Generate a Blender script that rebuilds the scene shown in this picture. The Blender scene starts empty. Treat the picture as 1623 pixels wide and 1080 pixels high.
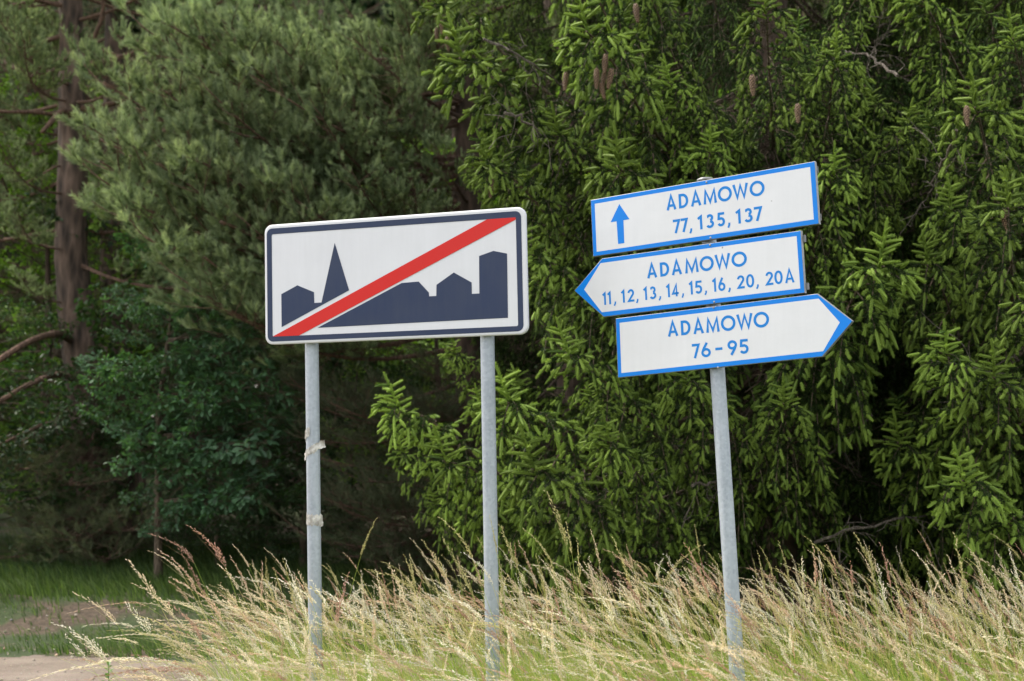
import bpy, math
import numpy as np
from mathutils import Matrix, Vector

C = bpy.context.scene
COL = C.collection
# ------------------------------------------------------------------ camera, sky, sun
F_PX = 1900.0
PITCH = math.radians(4.5)
CAM_Z = 1.6
cd = bpy.data.cameras.new('camera'); cam = bpy.data.objects.new('camera', cd); COL.objects.link(cam)
cam.location = (0, 0, CAM_Z); cam.rotation_euler = (math.radians(90) + PITCH, 0, 0)
cd.sensor_width = 36; cd.lens = 36 * F_PX / 1623
cd.clip_start = 0.05; cd.clip_end = 500
cd.dof.use_dof = True; cd.dof.focus_distance = 5.05; cd.dof.aperture_fstop = 2.8
C.camera = cam

SUN_EL = math.radians(56)
SUN_DIR = (-0.90, 0.40)                       # horizontal direction towards the sun
W = bpy.data.worlds.new('World'); C.world = W; W.use_nodes = True
nt = W.node_tree; nt.nodes.clear()
sky = nt.nodes.new('ShaderNodeTexSky'); sky.sky_type = 'NISHITA'; sky.sun_disc = False
sky.sun_elevation = SUN_EL; sky.sun_rotation = math.atan2(SUN_DIR[0], SUN_DIR[1])
sky.air_density = 1.0; sky.dust_density = 3.0; sky.ozone_density = 1.0
bg = nt.nodes.new('ShaderNodeBackground'); bg.inputs[1].default_value = 0.15
wo = nt.nodes.new('ShaderNodeOutputWorld')
veil = nt.nodes.new('ShaderNodeMix'); veil.data_type = 'RGBA'; veil.inputs[0].default_value = .45
nt.links.new(sky.outputs[0], veil.inputs[6]); veil.inputs[7].default_value = (9.6, 9.2, 8.6, 1)      # thin bright cloud over the blue
nt.links.new(veil.outputs[2], bg.inputs[0]); nt.links.new(bg.outputs[0], wo.inputs[0])
sd = bpy.data.lights.new('sun', 'SUN'); sd.energy = 2.1; sd.angle = math.radians(1.5); sd.color = (1.0, 0.94, 0.85)
sun = bpy.data.objects.new('sun', sd); COL.objects.link(sun)
dv = Vector((SUN_DIR[0] * math.cos(SUN_EL), SUN_DIR[1] * math.cos(SUN_EL), math.sin(SUN_EL)))
sun.rotation_euler = dv.to_track_quat('Z', 'Y').to_euler(); sun.location = (-10, 2, 15)
vs = C.view_settings; vs.view_transform = 'Standard'; vs.look = 'None'; vs.gamma = 1; vs.use_curve_mapping = False
vs.exposure = 1.12
try:
    C.cycles.max_bounces = 6; C.cycles.diffuse_bounces = 4; C.cycles.transparent_max_bounces = 4
    C.cycles.caustics_reflective = False; C.cycles.caustics_refractive = False
except Exception: pass


def PX(px, py, Y):
    """point at depth Y seen at pixel (px, py) of the photograph"""
    x = (px - 811.5) / F_PX; y = (540 - py) / F_PX
    c, s = math.cos(PITCH), math.sin(PITCH)
    wx, wy, wz = x, c - y * s, y * c + s
    k = Y / wy
    return np.array([wx * k, Y, CAM_Z + wz * k])


# ------------------------------------------------------------------ helpers
def unit(v): return v / (np.linalg.norm(v, axis=-1, keepdims=True) + 1e-12)


class Acc:
    """collects triangles (n,3,3), a colour and a material slot each"""
    def __init__(s): s.t = []; s.c = []; s.m = []
    def add(s, tris, col, mi=0):
        tris = np.asarray(tris, float)
        if len(tris) == 0: return
        col = np.asarray(col, float)
        if col.ndim == 1: col = np.tile(col, (len(tris), 1))
        s.t.append(tris); s.c.append(col); s.m.append(np.full(len(tris), mi, np.int32))
    def mesh(s, name, mats, smooth=False):
        t = np.concatenate(s.t); c = np.concatenate(s.c); m = np.concatenate(s.m)
        me = bpy.data.meshes.new(name); n = len(t)
        me.vertices.add(3 * n); me.vertices.foreach_set('co', t.reshape(-1).astype(np.float32))
        me.loops.add(3 * n); me.loops.foreach_set('vertex_index', np.arange(3 * n, dtype=np.int32))
        me.polygons.add(n); me.polygons.foreach_set('loop_start', np.arange(0, 3 * n, 3, dtype=np.int32))
        try: me.polygons.foreach_set('loop_total', np.full(n, 3, np.int32))
        except Exception: pass
        me.polygons.foreach_set('material_index', m)
        a = me.color_attributes.new('tint', 'FLOAT_COLOR', 'POINT')
        cc = np.ones((3 * n, 4), np.float32); cc[:, :3] = np.repeat(c, 3, axis=0); a.data.foreach_set('color', cc.reshape(-1))
        for mt in mats: me.materials.append(mt)
        me.update(calc_edges=True)
        if smooth:
            import bmesh
            b = bmesh.new(); b.from_mesh(me); bmesh.ops.remove_doubles(b, verts=b.verts, dist=1e-5)
            for f in b.faces: f.smooth = True
            b.to_mesh(me); b.free()
        return me


def tube(pts, rad, sides=6, cap=True, rough=0.0, rng=None):
    pts = np.asarray(pts, float); n = len(pts); rad = np.broadcast_to(rad, (n,))
    tan = unit(np.gradient(pts, axis=0))
    ref = np.array([0.31, 0.87, 0.38]); 
    if abs(unit(tan.mean(0)) @ unit(ref)) > .9: ref = np.array([1., 0, 0])
    u = unit(np.cross(tan, ref)); v = np.cross(tan, u)
    a = np.linspace(0, 2 * np.pi, sides, endpoint=False)
    r = rad[:, None] * np.ones((1, sides))
    if rough and rng is not None: r = r * (1 + rough * rng.uniform(-1, 1, r.shape))
    ring = pts[:, None] + r[..., None] * (np.cos(a)[None, :, None] * u[:, None] + np.sin(a)[None, :, None] * v[:, None])
    A = ring[:-1]; B = ring[1:]; A2 = np.roll(A, -1, 1); B2 = np.roll(B, -1, 1)
    t = np.concatenate([np.stack([A, A2, B2], 2).reshape(-1, 3, 3), np.stack([A, B2, B], 2).reshape(-1, 3, 3)])
    if cap:
        c0 = np.repeat(pts[:1], sides, 0); c1 = np.repeat(pts[-1:], sides, 0)
        t = np.concatenate([t, np.stack([c0, np.roll(ring[0], -1, 0), ring[0]], 1), np.stack([c1, ring[-1], np.roll(ring[-1], -1, 0)], 1)])
    return t


def bulk_sticks(P0, P1, r):
    """three-sided thin sticks between arrays of points"""
    a = unit(P1 - P0); h = np.tile(np.array([0.2, 0.5, 0.84]), (len(a), 1))
    u = unit(np.cross(a, h)); v = np.cross(a, u); out = []
    r = np.broadcast_to(r, (len(a),))[:, None]
    for k in range(3):
        d0 = u * math.cos(2.094 * k) + v * math.sin(2.094 * k); d1 = u * math.cos(2.094 * (k + 1)) + v * math.sin(2.094 * (k + 1))
        out.append(np.stack([P0 + d0 * r, P0 + d1 * r, P1 + d1 * r * .6], 1)); out.append(np.stack([P0 + d0 * r, P1 + d1 * r * .6, P1 + d0 * r * .6], 1))
    return np.concatenate(out)


def needles(P0, P1, k, nl, w, fwd, rng, taper=True, up=0.0):
    S = len(P0); ax = P1 - P0; a = unit(ax)
    h = unit(rng.normal(size=(S, 3))); u = unit(np.cross(a, h)); v = np.cross(a, u)
    t = (np.arange(k)[None] + rng.uniform(0, 1, (S, k))) / k
    ph = rng.uniform(0, 2 * np.pi, (S, k))
    rad = np.cos(ph)[..., None] * u[:, None] + np.sin(ph)[..., None] * v[:, None]
    f = fwd + rng.uniform(-.12, .12, (S, k)) + (0.35 * np.clip(t - .75, 0, 1) * 4 * .25)
    d = unit(a[:, None] * f[..., None] + rad * np.sqrt(np.clip(1 - f ** 2, .05, 1))[..., None] + np.array([0, 0, up]))
    base = P0[:, None] + ax[:, None] * t[..., None]
    L = nl * rng.uniform(.8, 1.15, (S, k))
    if taper: L = L * (1 - .35 * np.clip((t - .7) / .3, 0, 1))
    tip = base + d * L[..., None]
    sd_ = unit(np.cross(d, unit(rng.normal(size=(S, k, 3))))) * w
    return np.stack([base - sd_, base + sd_, tip], 2).reshape(-1, 3, 3)


def jit(col, n, rng, amt=.15):
    col = np.asarray(col, float)
    return np.clip(col[None] * (1 + amt * rng.normal(size=(n, 1))) * (1 + amt * .35 * rng.normal(size=(n, 3))), 0.002, 1)


def link(name, me, parent=None):
    o = bpy.data.objects.new(name, me); COL.objects.link(o)
    if parent: o.parent = parent
    return o


def tag(o, label=None, cat=None, group=None, kind=None):
    if label: o['label'] = label
    if cat: o['category'] = cat
    if group: o['group'] = group
    if kind: o['kind'] = kind
    return o


def empty(name, loc): 
    o = bpy.data.objects.new(name, None); COL.objects.link(o); o.location = loc; o.empty_display_size = .2
    return o


# ------------------------------------------------------------------ materials
def mat(name):
    m = bpy.data.materials.new(name); m.use_nodes = True
    return m, m.node_tree, m.node_tree.nodes['Principled BSDF']


def N(nt, t, **kw):
    n = nt.nodes.new(t)
    for k, v in kw.items():
        if k.startswith('_'): setattr(n, k[1:], v)
        else: n.inputs[k.replace('__', ' ')].default_value = v
    return n


def ramp(nt, src, stops):
    r = nt.nodes.new('ShaderNodeValToRGB'); nt.links.new(src, r.inputs[0])
    while len(r.color_ramp.elements) < len(stops): r.color_ramp.elements.new(.5)
    for e, (p, c) in zip(r.color_ramp.elements, stops): e.position = p; e.color = (*c, 1)
    return r.outputs[0]


def mixc(nt, fac, a, b, mode='MIX'):
    n = nt.nodes.new('ShaderNodeMix'); n.data_type = 'RGBA'; n.blend_type = mode
    for s, i in ((fac, 0), (a, 6), (b, 7)):
        if hasattr(s, 'links'): nt.links.new(s, n.inputs[i])
        else: n.inputs[i].default_value = s if i == 0 else (*s, 1)
    return n.outputs[2]


def foliage_mat(name, rough=.55, trans=.3, var=.25, tcol=(1.2, 1.25, .6), spec=.3):
    m, nt, b = mat(name)
    at = N(nt, 'ShaderNodeAttribute', _attribute_name='tint')
    oi = nt.nodes.new('ShaderNodeObjectInfo')
    mr = N(nt, 'ShaderNodeMapRange'); nt.links.new(oi.outputs['Random'], mr.inputs[0]); mr.inputs[3].default_value = 1 - var; mr.inputs[4].default_value = 1 + var
    col = mixc(nt, 1.0, at.outputs['Color'], (1, 1, 1), 'MULTIPLY')
    vm = nt.nodes.new('ShaderNodeVectorMath'); vm.operation = 'SCALE'; nt.links.new(col, vm.inputs[0]); nt.links.new(mr.outputs[0], vm.inputs['Scale'])
    nt.links.new(vm.outputs[0], b.inputs['Base Color']); b.inputs['Roughness'].default_value = rough
    b.inputs['Specular IOR Level'].default_value = spec
    tr = nt.nodes.new('ShaderNodeBsdfTranslucent')
    v2 = nt.nodes.new('ShaderNodeVectorMath'); v2.operation = 'MULTIPLY'; nt.links.new(vm.outputs[0], v2.inputs[0]); v2.inputs[1].default_value = tcol
    nt.links.new(v2.outputs[0], tr.inputs[0])
    ms = nt.nodes.new('ShaderNodeMixShader'); ms.inputs[0].default_value = trans
    nt.links.new(b.outputs[0], ms.inputs[1]); nt.links.new(tr.outputs[0], ms.inputs[2])
    nt.links.new(ms.outputs[0], nt.nodes['Material Output'].inputs[0])
    return m


def bark_mat(name, c1, c2, scale=14, stretch=.25):
    m, nt, b = mat(name)
    tc = nt.nodes.new('ShaderNodeTexCoord'); mp = N(nt, 'ShaderNodeMapping'); mp.inputs['Scale'].default_value = (1, 1, stretch)
    nt.links.new(tc.outputs['Object'], mp.inputs[0])
    v = N(nt, 'ShaderNodeTexVoronoi', Scale=scale); nt.links.new(mp.outputs[0], v.inputs['Vector'])
    n = N(nt, 'ShaderNodeTexNoise', Scale=scale * 1.6, Detail=6.0); nt.links.new(mp.outputs[0], n.inputs['Vector'])
    k = nt.nodes.new('ShaderNodeMath'); k.operation = 'MULTIPLY'; nt.links.new(v.outputs[0], k.inputs[0]); nt.links.new(n.outputs[0], k.inputs[1])
    col = ramp(nt, k.outputs[0], [(0.05, c1), (.5, c2)])
    nt.links.new(col, b.inputs['Base Color']); b.inputs['Roughness'].default_value = .95
    bp = N(nt, 'ShaderNodeBump', Strength=.8, Distance=.03); nt.links.new(k.outputs[0], bp.inputs['Height']); nt.links.new(bp.outputs[0], b.inputs['Normal'])
    return m


M = {}
M['spruce'] = foliage_mat('spruce_needles', .6, .30, .28, (1.15, 1.2, .45), spec=.18)
M['pine'] = foliage_mat('pine_needles', .55, .40, .2, (1.1, 1.15, .7), spec=.25)
M['leaf'] = foliage_mat('broad_leaves', .5, .35, .2, (1.2, 1.4, .5), spec=.4)
M['grass'] = foliage_mat('grass_blades', .5, .45, .0, (1.15, 1.3, .5), spec=.3)
M['straw'] = foliage_mat('dry_seed_heads', .6, .42, .0, (1.1, 1.05, .85), spec=.3)
M['twig'] = bark_mat('twig_bark', (.05, .035, .022), (.16, .12, .08), 60)
M['spruce_bark'] = bark_mat('spruce_bark', (.04, .027, .02), (.13, .09, .065), 26)
M['pine_bark'] = bark_mat('pine_bark', (.025, .018, .013), (.155, .105, .078), 13)
M['pine_limb'] = bark_mat('pine_limb_bark', (.07, .042, .03), (.20, .12, .08), 30)


def metal_mat(name, c1, c2, rough=.5, metallic=.55):
    m, nt, b = mat(name)
    tc = nt.nodes.new('ShaderNodeTexCoord')
    v = N(nt, 'ShaderNodeTexVoronoi', Scale=90.0); nt.links.new(tc.outputs['Object'], v.inputs['Vector'])
    mp = N(nt, 'ShaderNodeMapping'); mp.inputs['Scale'].default_value = (60, 60, 2.2); nt.links.new(tc.outputs['Object'], mp.inputs[0])
    n = N(nt, 'ShaderNodeTexNoise', Scale=1.0, Detail=4.0); nt.links.new(mp.outputs[0], n.inputs['Vector'])
    n2 = N(nt, 'ShaderNodeTexNoise', Scale=9.0, Detail=6.0); nt.links.new(tc.outputs['Object'], n2.inputs['Vector'])
    mx = mixc(nt, .5, n.outputs[0], n2.outputs[0]); mx = mixc(nt, .25, mx, v.outputs['Color'])
    nt.links.new(ramp(nt, mx, [(.3, c1), (.7, c2)]), b.inputs['Base Color'])
    b.inputs['Metallic'].default_value = metallic; b.inputs['Roughness'].default_value = rough
    bp = N(nt, 'ShaderNodeBump', Strength=.15, Distance=.002); nt.links.new(mx, bp.inputs['Height']); nt.links.new(bp.outputs[0], b.inputs['Normal'])
    return m


def paint_mat(name, c, rough=.35, dirt=.12, spec=.4):
    m, nt, b = mat(name)
    tc = nt.nodes.new('ShaderNodeTexCoord')
    mp = N(nt, 'ShaderNodeMapping'); mp.inputs['Scale'].default_value = (42, 42, 3.0); nt.links.new(tc.outputs['Object'], mp.inputs[0])
    n = N(nt, 'ShaderNodeTexNoise', Scale=1.0, Detail=5.0, Roughness=.7); nt.links.new(mp.outputs[0], n.inputs['Vector'])
    n2 = N(nt, 'ShaderNodeTexNoise', Scale=7.0, Detail=6.0); nt.links.new(tc.outputs['Object'], n2.inputs['Vector'])
    mx = mixc(nt, .5, n.outputs[0], n2.outputs[0])
    f = ramp(nt, mx, [(.35, (dirt,) * 3), (.62, (0, 0, 0))])
    nt.links.new(mixc(nt, f, c, tuple(x * .45 + .06 for x in c)), b.inputs['Base Color'])
    # tiny dark specks
    v = N(nt, 'ShaderNodeTexVoronoi', Scale=38.0); nt.links.new(tc.outputs['Object'], v.inputs['Vector'])
    b.inputs['Roughness'].default_value = rough
    b.inputs['Specular IOR Level'].default_value = spec
    base = b.inputs['Base Color'].links[0].from_socket; v.inputs['Scale'].default_value = 7.0; n3 = N(nt, 'ShaderNodeTexNoise', Scale=55.0, Detail=3.0); nt.links.new(tc.outputs['Object'], n3.inputs['Vector'])
    ad = nt.nodes.new('ShaderNodeMath'); ad.operation = 'MULTIPLY_ADD'; nt.links.new(n3.outputs[0], ad.inputs[0]); ad.inputs[1].default_value = .06; nt.links.new(v.outputs['Distance'], ad.inputs[2])
    sp_f = ramp(nt, ad.outputs[0], [(.045, (.75,) * 3), (.058, (0, 0, 0))])
    nt.links.new(mixc(nt, sp_f, base, (.16, .14, .12)), b.inputs['Base Color'])
    bp = N(nt, 'ShaderNodeBump', Strength=.12, Distance=.02); nt.links.new(n2.outputs[0], bp.inputs['Height']); nt.links.new(bp.outputs[0], b.inputs['Normal'])
    return m


M['galv'] = metal_mat('galvanised_steel', (.29, .325, .365), (.43, .47, .515), .6, .35)
M['alu'] = metal_mat('aluminium', (.20, .20, .20), (.32, .32, .32), .5, .5)
M['white'] = paint_mat('white_reflective_sheet', (.665, .672, .70), .4, .12)
M['white2'] = paint_mat('white_sign_sheet', (.615, .625, .645), .35, .10)
M['navy'] = paint_mat('navy_print', (.026, .040, .088), .4, .25, spec=.22)
M['red'] = paint_mat('red_print', (.60, .022, .018), .4, .08, spec=.22)
M['blue'] = paint_mat('blue_print', (.0015, .185, .64), .35, .06, spec=.22)
M['letters'] = paint_mat('blue_letters', (.006, .185, .56), .4, .08, spec=.22)
M['edge'] = paint_mat('white_board_edge', (.68, .68, .68), .45, .35)

# ------------------------------------------------------------------ ground
rs = np.random.RandomState
_g = rs(5); _ph = _g.uniform(0, 6.28, (12, 2)); _fr = _g.uniform(.2, 1.6, (12, 2)) * _g.choice([-1, 1], (12, 2))


def ghe(x, y):
    x = np.asarray(x, float); y = np.asarray(y, float)
    h = 0
    for (p, q), (a, b) in zip(_ph, _fr): h = h + np.sin(a * x + p) * np.sin(b * y + q) * .012 / (abs(a) + .3)
    sm = lambda e0, e1, v: (lambda t: t * t * (3 - 2 * t))(np.clip((v - e0) / (e1 - e0), 0, 1))
    h = h + .13 * sm(9.9, 10.9, y) + .25 * sm(11, 18, y) + .9 * sm(18, 45, y)
    h = h + .10 * np.exp(-(((x + 4.75) / .55) ** 2 + ((y - 10.7) / .35) ** 2)) + .07 * np.exp(-(((x + 5.7) / .4) ** 2 + ((y - 10.9) / .4) ** 2))
    return h


def grid(name, xs, ys, off, material, mask=None):
    X, Y = np.meshgrid(xs, ys, indexing='ij'); Z = ghe(X, Y) + off
    nx, ny = X.shape; v = np.stack([X, Y, Z], -1).reshape(-1, 3)
    i = np.arange(nx * ny).reshape(nx, ny)
    f = np.stack([i[:-1, :-1], i[1:, :-1], i[1:, 1:], i[:-1, 1:]], -1).reshape(-1, 4)
    if mask is not None:
        cx = v[f].mean(1); f = f[mask(cx[:, 0], cx[:, 1])]
        used = np.unique(f); rm = -np.ones(len(v), int); rm[used] = np.arange(len(used)); v = v[used]; f = rm[f]
    me = bpy.data.meshes.new(name); me.from_pydata(v.tolist(), [], f.tolist()); me.materials.append(material)
    for p in me.polygons: p.use_smooth = True
    return tag(link(name, me), kind='structure')


def ground_mat():
    m, nt, b = mat('forest_edge_soil')
    tc = nt.nodes.new('ShaderNodeTexCoord')
    n1 = N(nt, 'ShaderNodeTexNoise', Scale=.9, Detail=8.0, Roughness=.65); nt.links.new(tc.outputs['Object'], n1.inputs['Vector'])
    n2 = N(nt, 'ShaderNodeTexNoise', Scale=22.0, Detail=8.0, Roughness=.75); nt.links.new(tc.outputs['Object'], n2.inputs['Vector'])
    soil = ramp(nt, n2.outputs[0], [(.3, (.045, .032, .02)), (.5, (.105, .076, .05)), (.72, (.22, .165, .115))])
    moss = ramp(nt, n2.outputs[0], [(.3, (.025, .04, .012)), (.7, (.08, .12, .035))])
    f = ramp(nt, n1.outputs[0], [(.42, (0, 0, 0)), (.5, (1, 1, 1))])
    nt.links.new(mixc(nt, f, soil, moss), b.inputs['Base Color']); b.inputs['Roughness'].default_value = .95
    bp = N(nt, 'ShaderNodeBump', Strength=.9, Distance=.05); nt.links.new(n2.outputs[0], bp.inputs['Height']); nt.links.new(bp.outputs[0], b.inputs['Normal'])
    return m


def road_mat():
    m, nt, b = mat('sandy_road')
    tc = nt.nodes.new('ShaderNodeTexCoord')
    mp = N(nt, 'ShaderNodeMapping'); mp.inputs['Scale'].default_value = (.75, 1.5, 1); nt.links.new(tc.outputs['Object'], mp.inputs[0])
    n1 = N(nt, 'ShaderNodeTexNoise', Scale=1.6, Detail=8.0, Roughness=.6); nt.links.new(mp.outputs[0], n1.inputs['Vector'])
    n2 = N(nt, 'ShaderNodeTexNoise', Scale=45.0, Detail=8.0, Roughness=.8); nt.links.new(tc.outputs['Object'], n2.inputs['Vector'])
    v = N(nt, 'ShaderNodeTexVoronoi', Scale=55.0); nt.links.new(tc.outputs['Object'], v.inputs['Vector'])
    mx = mixc(nt, .45, n1.outputs[0], n2.outputs[0])
    col = ramp(nt, mx, [(.36, (.10, .076, .055)), (.5, (.195, .155, .12)), (.64, (.27, .225, .18))])
    st = ramp(nt, v.outputs['Distance'], [(.05, (1, 1, 1)), (.22, (0, 0, 0))])
    col = mixc(nt, st, col, mixc(nt, .5, v.outputs['Color'], (.3, .26, .22)))
    nt.links.new(col, b.inputs['Base Color']); b.inputs['Roughness'].default_value = .95
    bp = N(nt, 'ShaderNodeBump', Strength=.8, Distance=.03); nt.links.new(mx, bp.inputs['Height']); nt.links.new(bp.outputs[0], b.inputs['Normal'])
    return m


xs = np.concatenate([np.linspace(-260, -13, 12), np.linspace(-12.5, 10, 226), np.linspace(12, 260, 12)])
ys = np.concatenate([np.linspace(-120, -3, 10), np.linspace(-2, 5, 12), np.linspace(5.4, 16, 120), np.linspace(17, 60, 30), np.linspace(80, 400, 6)])
grid('ground', xs, ys, 0, ground_mat())
wob = lambda x: .16 * np.sin(1.3 * x + .5) + .09 * np.sin(3.7 * x) + .05 * np.sin(9.1 * x + 1) + .03 * np.sin(23 * x)
road_in = lambda x, y: (y < 8.78 - .03 * (x + 4) * (x < -3) + wob(x) * .7) & (y > np.where(x < -2.2, -4.0, 6.9) + wob(x + 5)) & (x < 1.2 + .3 * np.sin(y * 3)) & (x > -30)
grid('dirt_road', np.concatenate([np.linspace(-30, -9, 22), np.arange(-8.9, 1.6, .05)]), np.arange(-4, 10.2, .05), .006, road_mat(), road_in)


def roadish(x, y): return (y < 9.7) & ((x < 0.8) & (y > 6.8) | (x < -2.2))


# ------------------------------------------------------------------ sign artwork helpers
def frame(o, X, Y):
    X = np.array(X); X /= np.linalg.norm(X); Y = np.array(Y); Y = Y - X * (X @ Y); Y /= np.linalg.norm(Y)
    return np.array(o), X, Y, np.cross(X, Y)            # z points to the viewer


class Part:
    """faces in a board's own axes, written relative to the thing's base"""
    def __init__(s, fr, root): s.fr = fr; s.root = np.array(root); s.v = []; s.f = []; s.sm = []
    def put(s, P):
        o, X, Y, Z = s.fr; P = np.atleast_2d(P)
        i = len(s.v); s.v += [tuple(o + p[0] * X + p[1] * Y + p[2] * Z - s.root) for p in P]; return i
    def poly(s, pts, z):
        i = s.put([(x, y, z) for x, y in pts]); s.f.append(tuple(range(i, i + len(pts))))
    def prism(s, pts, z0, z1):
        n = len(pts); i = s.put([(x, y, z0) for x, y in pts]); j = s.put([(x, y, z1) for x, y in pts])
        s.f.append(tuple(range(j, j + n))); s.f.append(tuple(range(i + n - 1, i - 1, -1)))
        for k in range(n): s.f.append((i + k, i + (k + 1) % n, j + (k + 1) % n, j + k))
    def shell(s, pts_list):
        """stack of outlines [(pts,z),...] joined, capped at both ends"""
        idx = [s.put([(x, y, z) for x, y in p]) for p, z in pts_list]; n = len(pts_list[0][0])
        for a, b in zip(idx[:-1], idx[1:]):
            for k in range(n): s.f.append((a + k, a + (k + 1) % n, b + (k + 1) % n, b + k))
        s.f.append(tuple(range(idx[-1], idx[-1] + n))); s.f.append(tuple(range(idx[0] + n - 1, idx[0] - 1, -1)))
    def ring(s, a, b, z):
        i = s.put([(x, y, z) for x, y in a]); j = s.put([(x, y, z) for x, y in b]); n = len(a)
        for k in range(n): s.f.append((i + k, i + (k + 1) % n, j + (k + 1) % n, j + k))
    def stroke(s, P, w, z, closed=False):
        P = np.array(P, float); n = len(P)
        d = [unit(P[(k + 1) % n] - P[k]) for k in range(n if closed else n - 1)]
        L = []; Rr = []
        for k in range(n):
            if closed: a, b = d[k - 1], d[k]
            elif k == 0: a = b = d[0]
            elif k == n - 1: a = b = d[-1]
            else: a, b = d[k - 1], d[k]
            na = np.array([-a[1], a[0]]); nb = np.array([-b[1], b[0]]); m = unit(na + nb); q = min(1 / max(m @ na, .3), 2.2)
            L.append(P[k] + m * w / 2 * q); Rr.append(P[k] - m * w / 2 * q)
        i = s.put([(x, y, z) for x, y in L]); j = s.put([(x, y, z) for x, y in Rr])
        for k in range(n if closed else n - 1): s.f.append((i + k, j + k, j + (k + 1) % n, i + (k + 1) % n))
    def build(s, name, material, parent, bevel=0, smooth=False, rough=None):
        me = bpy.data.meshes.new(name); me.from_pydata(s.v, [], s.f); me.materials.append(material)
        import bmesh
        b = bmesh.new(); b.from_mesh(me)
        big = [f for f in b.faces if len(f.verts) > 4]
        if big: bmesh.ops.triangulate(b, faces=big)
        b.to_mesh(me); b.free()
        if smooth:
            for p in me.polygons: p.use_smooth = True
        return link(name, me, parent)


def rrect(x0, y0, x1, y1, r, n=7):
    out = []
    for cx, cy, a0 in ((x1 - r, y1 - r, 0), (x0 + r, y1 - r, 90), (x0 + r, y0 + r, 180), (x1 - r, y0 + r, 270)):
        for k in range(n):
            a = math.radians(a0 + 90 * k / (n - 1)); out.append((cx + r * math.cos(a), cy + r * math.sin(a)))
    return out


def arc(cx, cy, rx, ry, a0, a1, n=14): return [(cx + rx * math.cos(math.radians(a0 + (a1 - a0) * k / n)), cy + ry * math.sin(math.radians(a0 + (a1 - a0) * k / n))) for k in range(n + 1)]


def glyph(p, ch, x0, x1, y, h, sw, z):
    w = x1 - x0; q = sw / 2
    X = lambda u: x0 + q + (w - sw) * u
    Yv = lambda v: y + q + (h - sw) * v
    T = lambda pts: [(X(u), Yv(v)) for u, v in pts]
    if ch == 'A':
        p.stroke([(x0 + q * .9, y), (x0 + w / 2, y + h - q * .2), (x1 - q * .9, y)], sw, z); p.stroke([(x0 + w * .24, y + h * .30), (x1 - w * .24, y + h * .30)], sw * .9, z + .0001)
    elif ch == 'D': p.stroke(T([(0, 0), (0, 1), (.35, 1)]) + [(X(.35) + (X(1) - X(.35)) * math.sin(a), y + h / 2 + (h / 2 - q) * math.cos(a)) for a in np.linspace(.15, math.pi - .15, 14)] + T([(.35, 0)]), sw, z, True)
    elif ch == 'M': p.stroke([(X(0), y), (X(.1), y + h - q), (X(.5), y + q * 1.3), (X(.9), y + h - q), (X(1), y)], sw, z)
    elif ch == 'W': p.stroke([(X(0), y + h), (X(.25), y + q), (X(.5), y + h * .90), (X(.75), y + q), (X(1), y + h)], sw, z)
    elif ch == 'O': p.stroke(arc(x0 + w / 2, y + h / 2, w / 2 - q, h / 2 - q * .8, 0, 360, 40)[:-1], sw, z, True)
    elif ch == '0': p.stroke([(X(.5) + (w / 2 - q) * math.cos(a) * abs(math.cos(a)) ** -.12 if abs(math.cos(a)) > 1e-6 else X(.5), y + h / 2 + (h / 2 - q) * math.sin(a)) for a in np.linspace(0, 2 * math.pi, 37)[:-1] + .01], sw, z, True)
    elif ch == '1': p.stroke([(x0, y + h * .78), (X(1) , y + h - q * .8), (X(1), y)], sw, z)
    elif ch == '2': p.stroke(arc(X(.5), y + h * .70, w / 2 - q, h * .30 - q, 175, -35, 14) + [(X(.02), Yv(0)), (x1, Yv(0))], sw, z)
    elif ch == '3': 
        p.stroke([(X(.02), y + h * .82)] + arc(X(.46), y + h * .735, (w / 2 - q) * .88, h * .265 - q, 150, -80, 14), sw, z)
        p.stroke(arc(X(.46), y + h * .285, (w / 2 - q) * 1.05, h * .285 - q, 85, -155, 16), sw, z + .0001)
    elif ch == '4': p.stroke([(X(.75), y), (X(.75), Yv(1)), (X(0), y + h * .24), (x1, y + h * .24)], sw, z)
    elif ch == '5': p.stroke([(x1 - q * .4, Yv(1)), (X(.12), Yv(1)), (X(.04), y + h * .56)] + arc(X(.45), y + h * .33, (w / 2 - q) * 1.08, h * .33 - q, 110, -150, 18), sw, z)
    elif ch == '6':
        p.stroke(arc(X(.5), y + h * .32, w / 2 - q, h * .32 - q, 0, 360, 30)[:-1], sw, z, True); p.stroke([(X(.05), y + h * .42), (X(.22), y + h * .62), (X(.68), y + h)], sw, z + .0001)
    elif ch == '9':
        p.stroke(arc(X(.5), y + h * .68, w / 2 - q, h * .32 - q, 0, 360, 30)[:-1], sw, z, True); p.stroke([(X(.95), y + h * .58), (X(.78), y + h * .38), (X(.3), y)], sw, z + .0001)
    elif ch == '7': p.stroke([(x0, Yv(1)), (X(.95), Yv(1)), (X(.22), y)], sw, z)
    elif ch == ',': p.stroke([((x0 + x1) / 2 + sw * .15, y + sw * 1.0), ((x0 + x1) / 2 + sw * .05, y + sw * .1), (x0, y - sw * .9)], sw * .8, z)
    elif ch == '-': p.stroke([(x0, y + h / 2), (x1, y + h / 2)], sw, z)


def post_mesh(a, b, r, root, sides=28):
    t = tube(np.linspace(a, b, 9) - np.array(root), r, sides)
    ac = Acc(); ac.add(t, (1, 1, 1)); return ac.mesh('post', [M['galv']], True)


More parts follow.
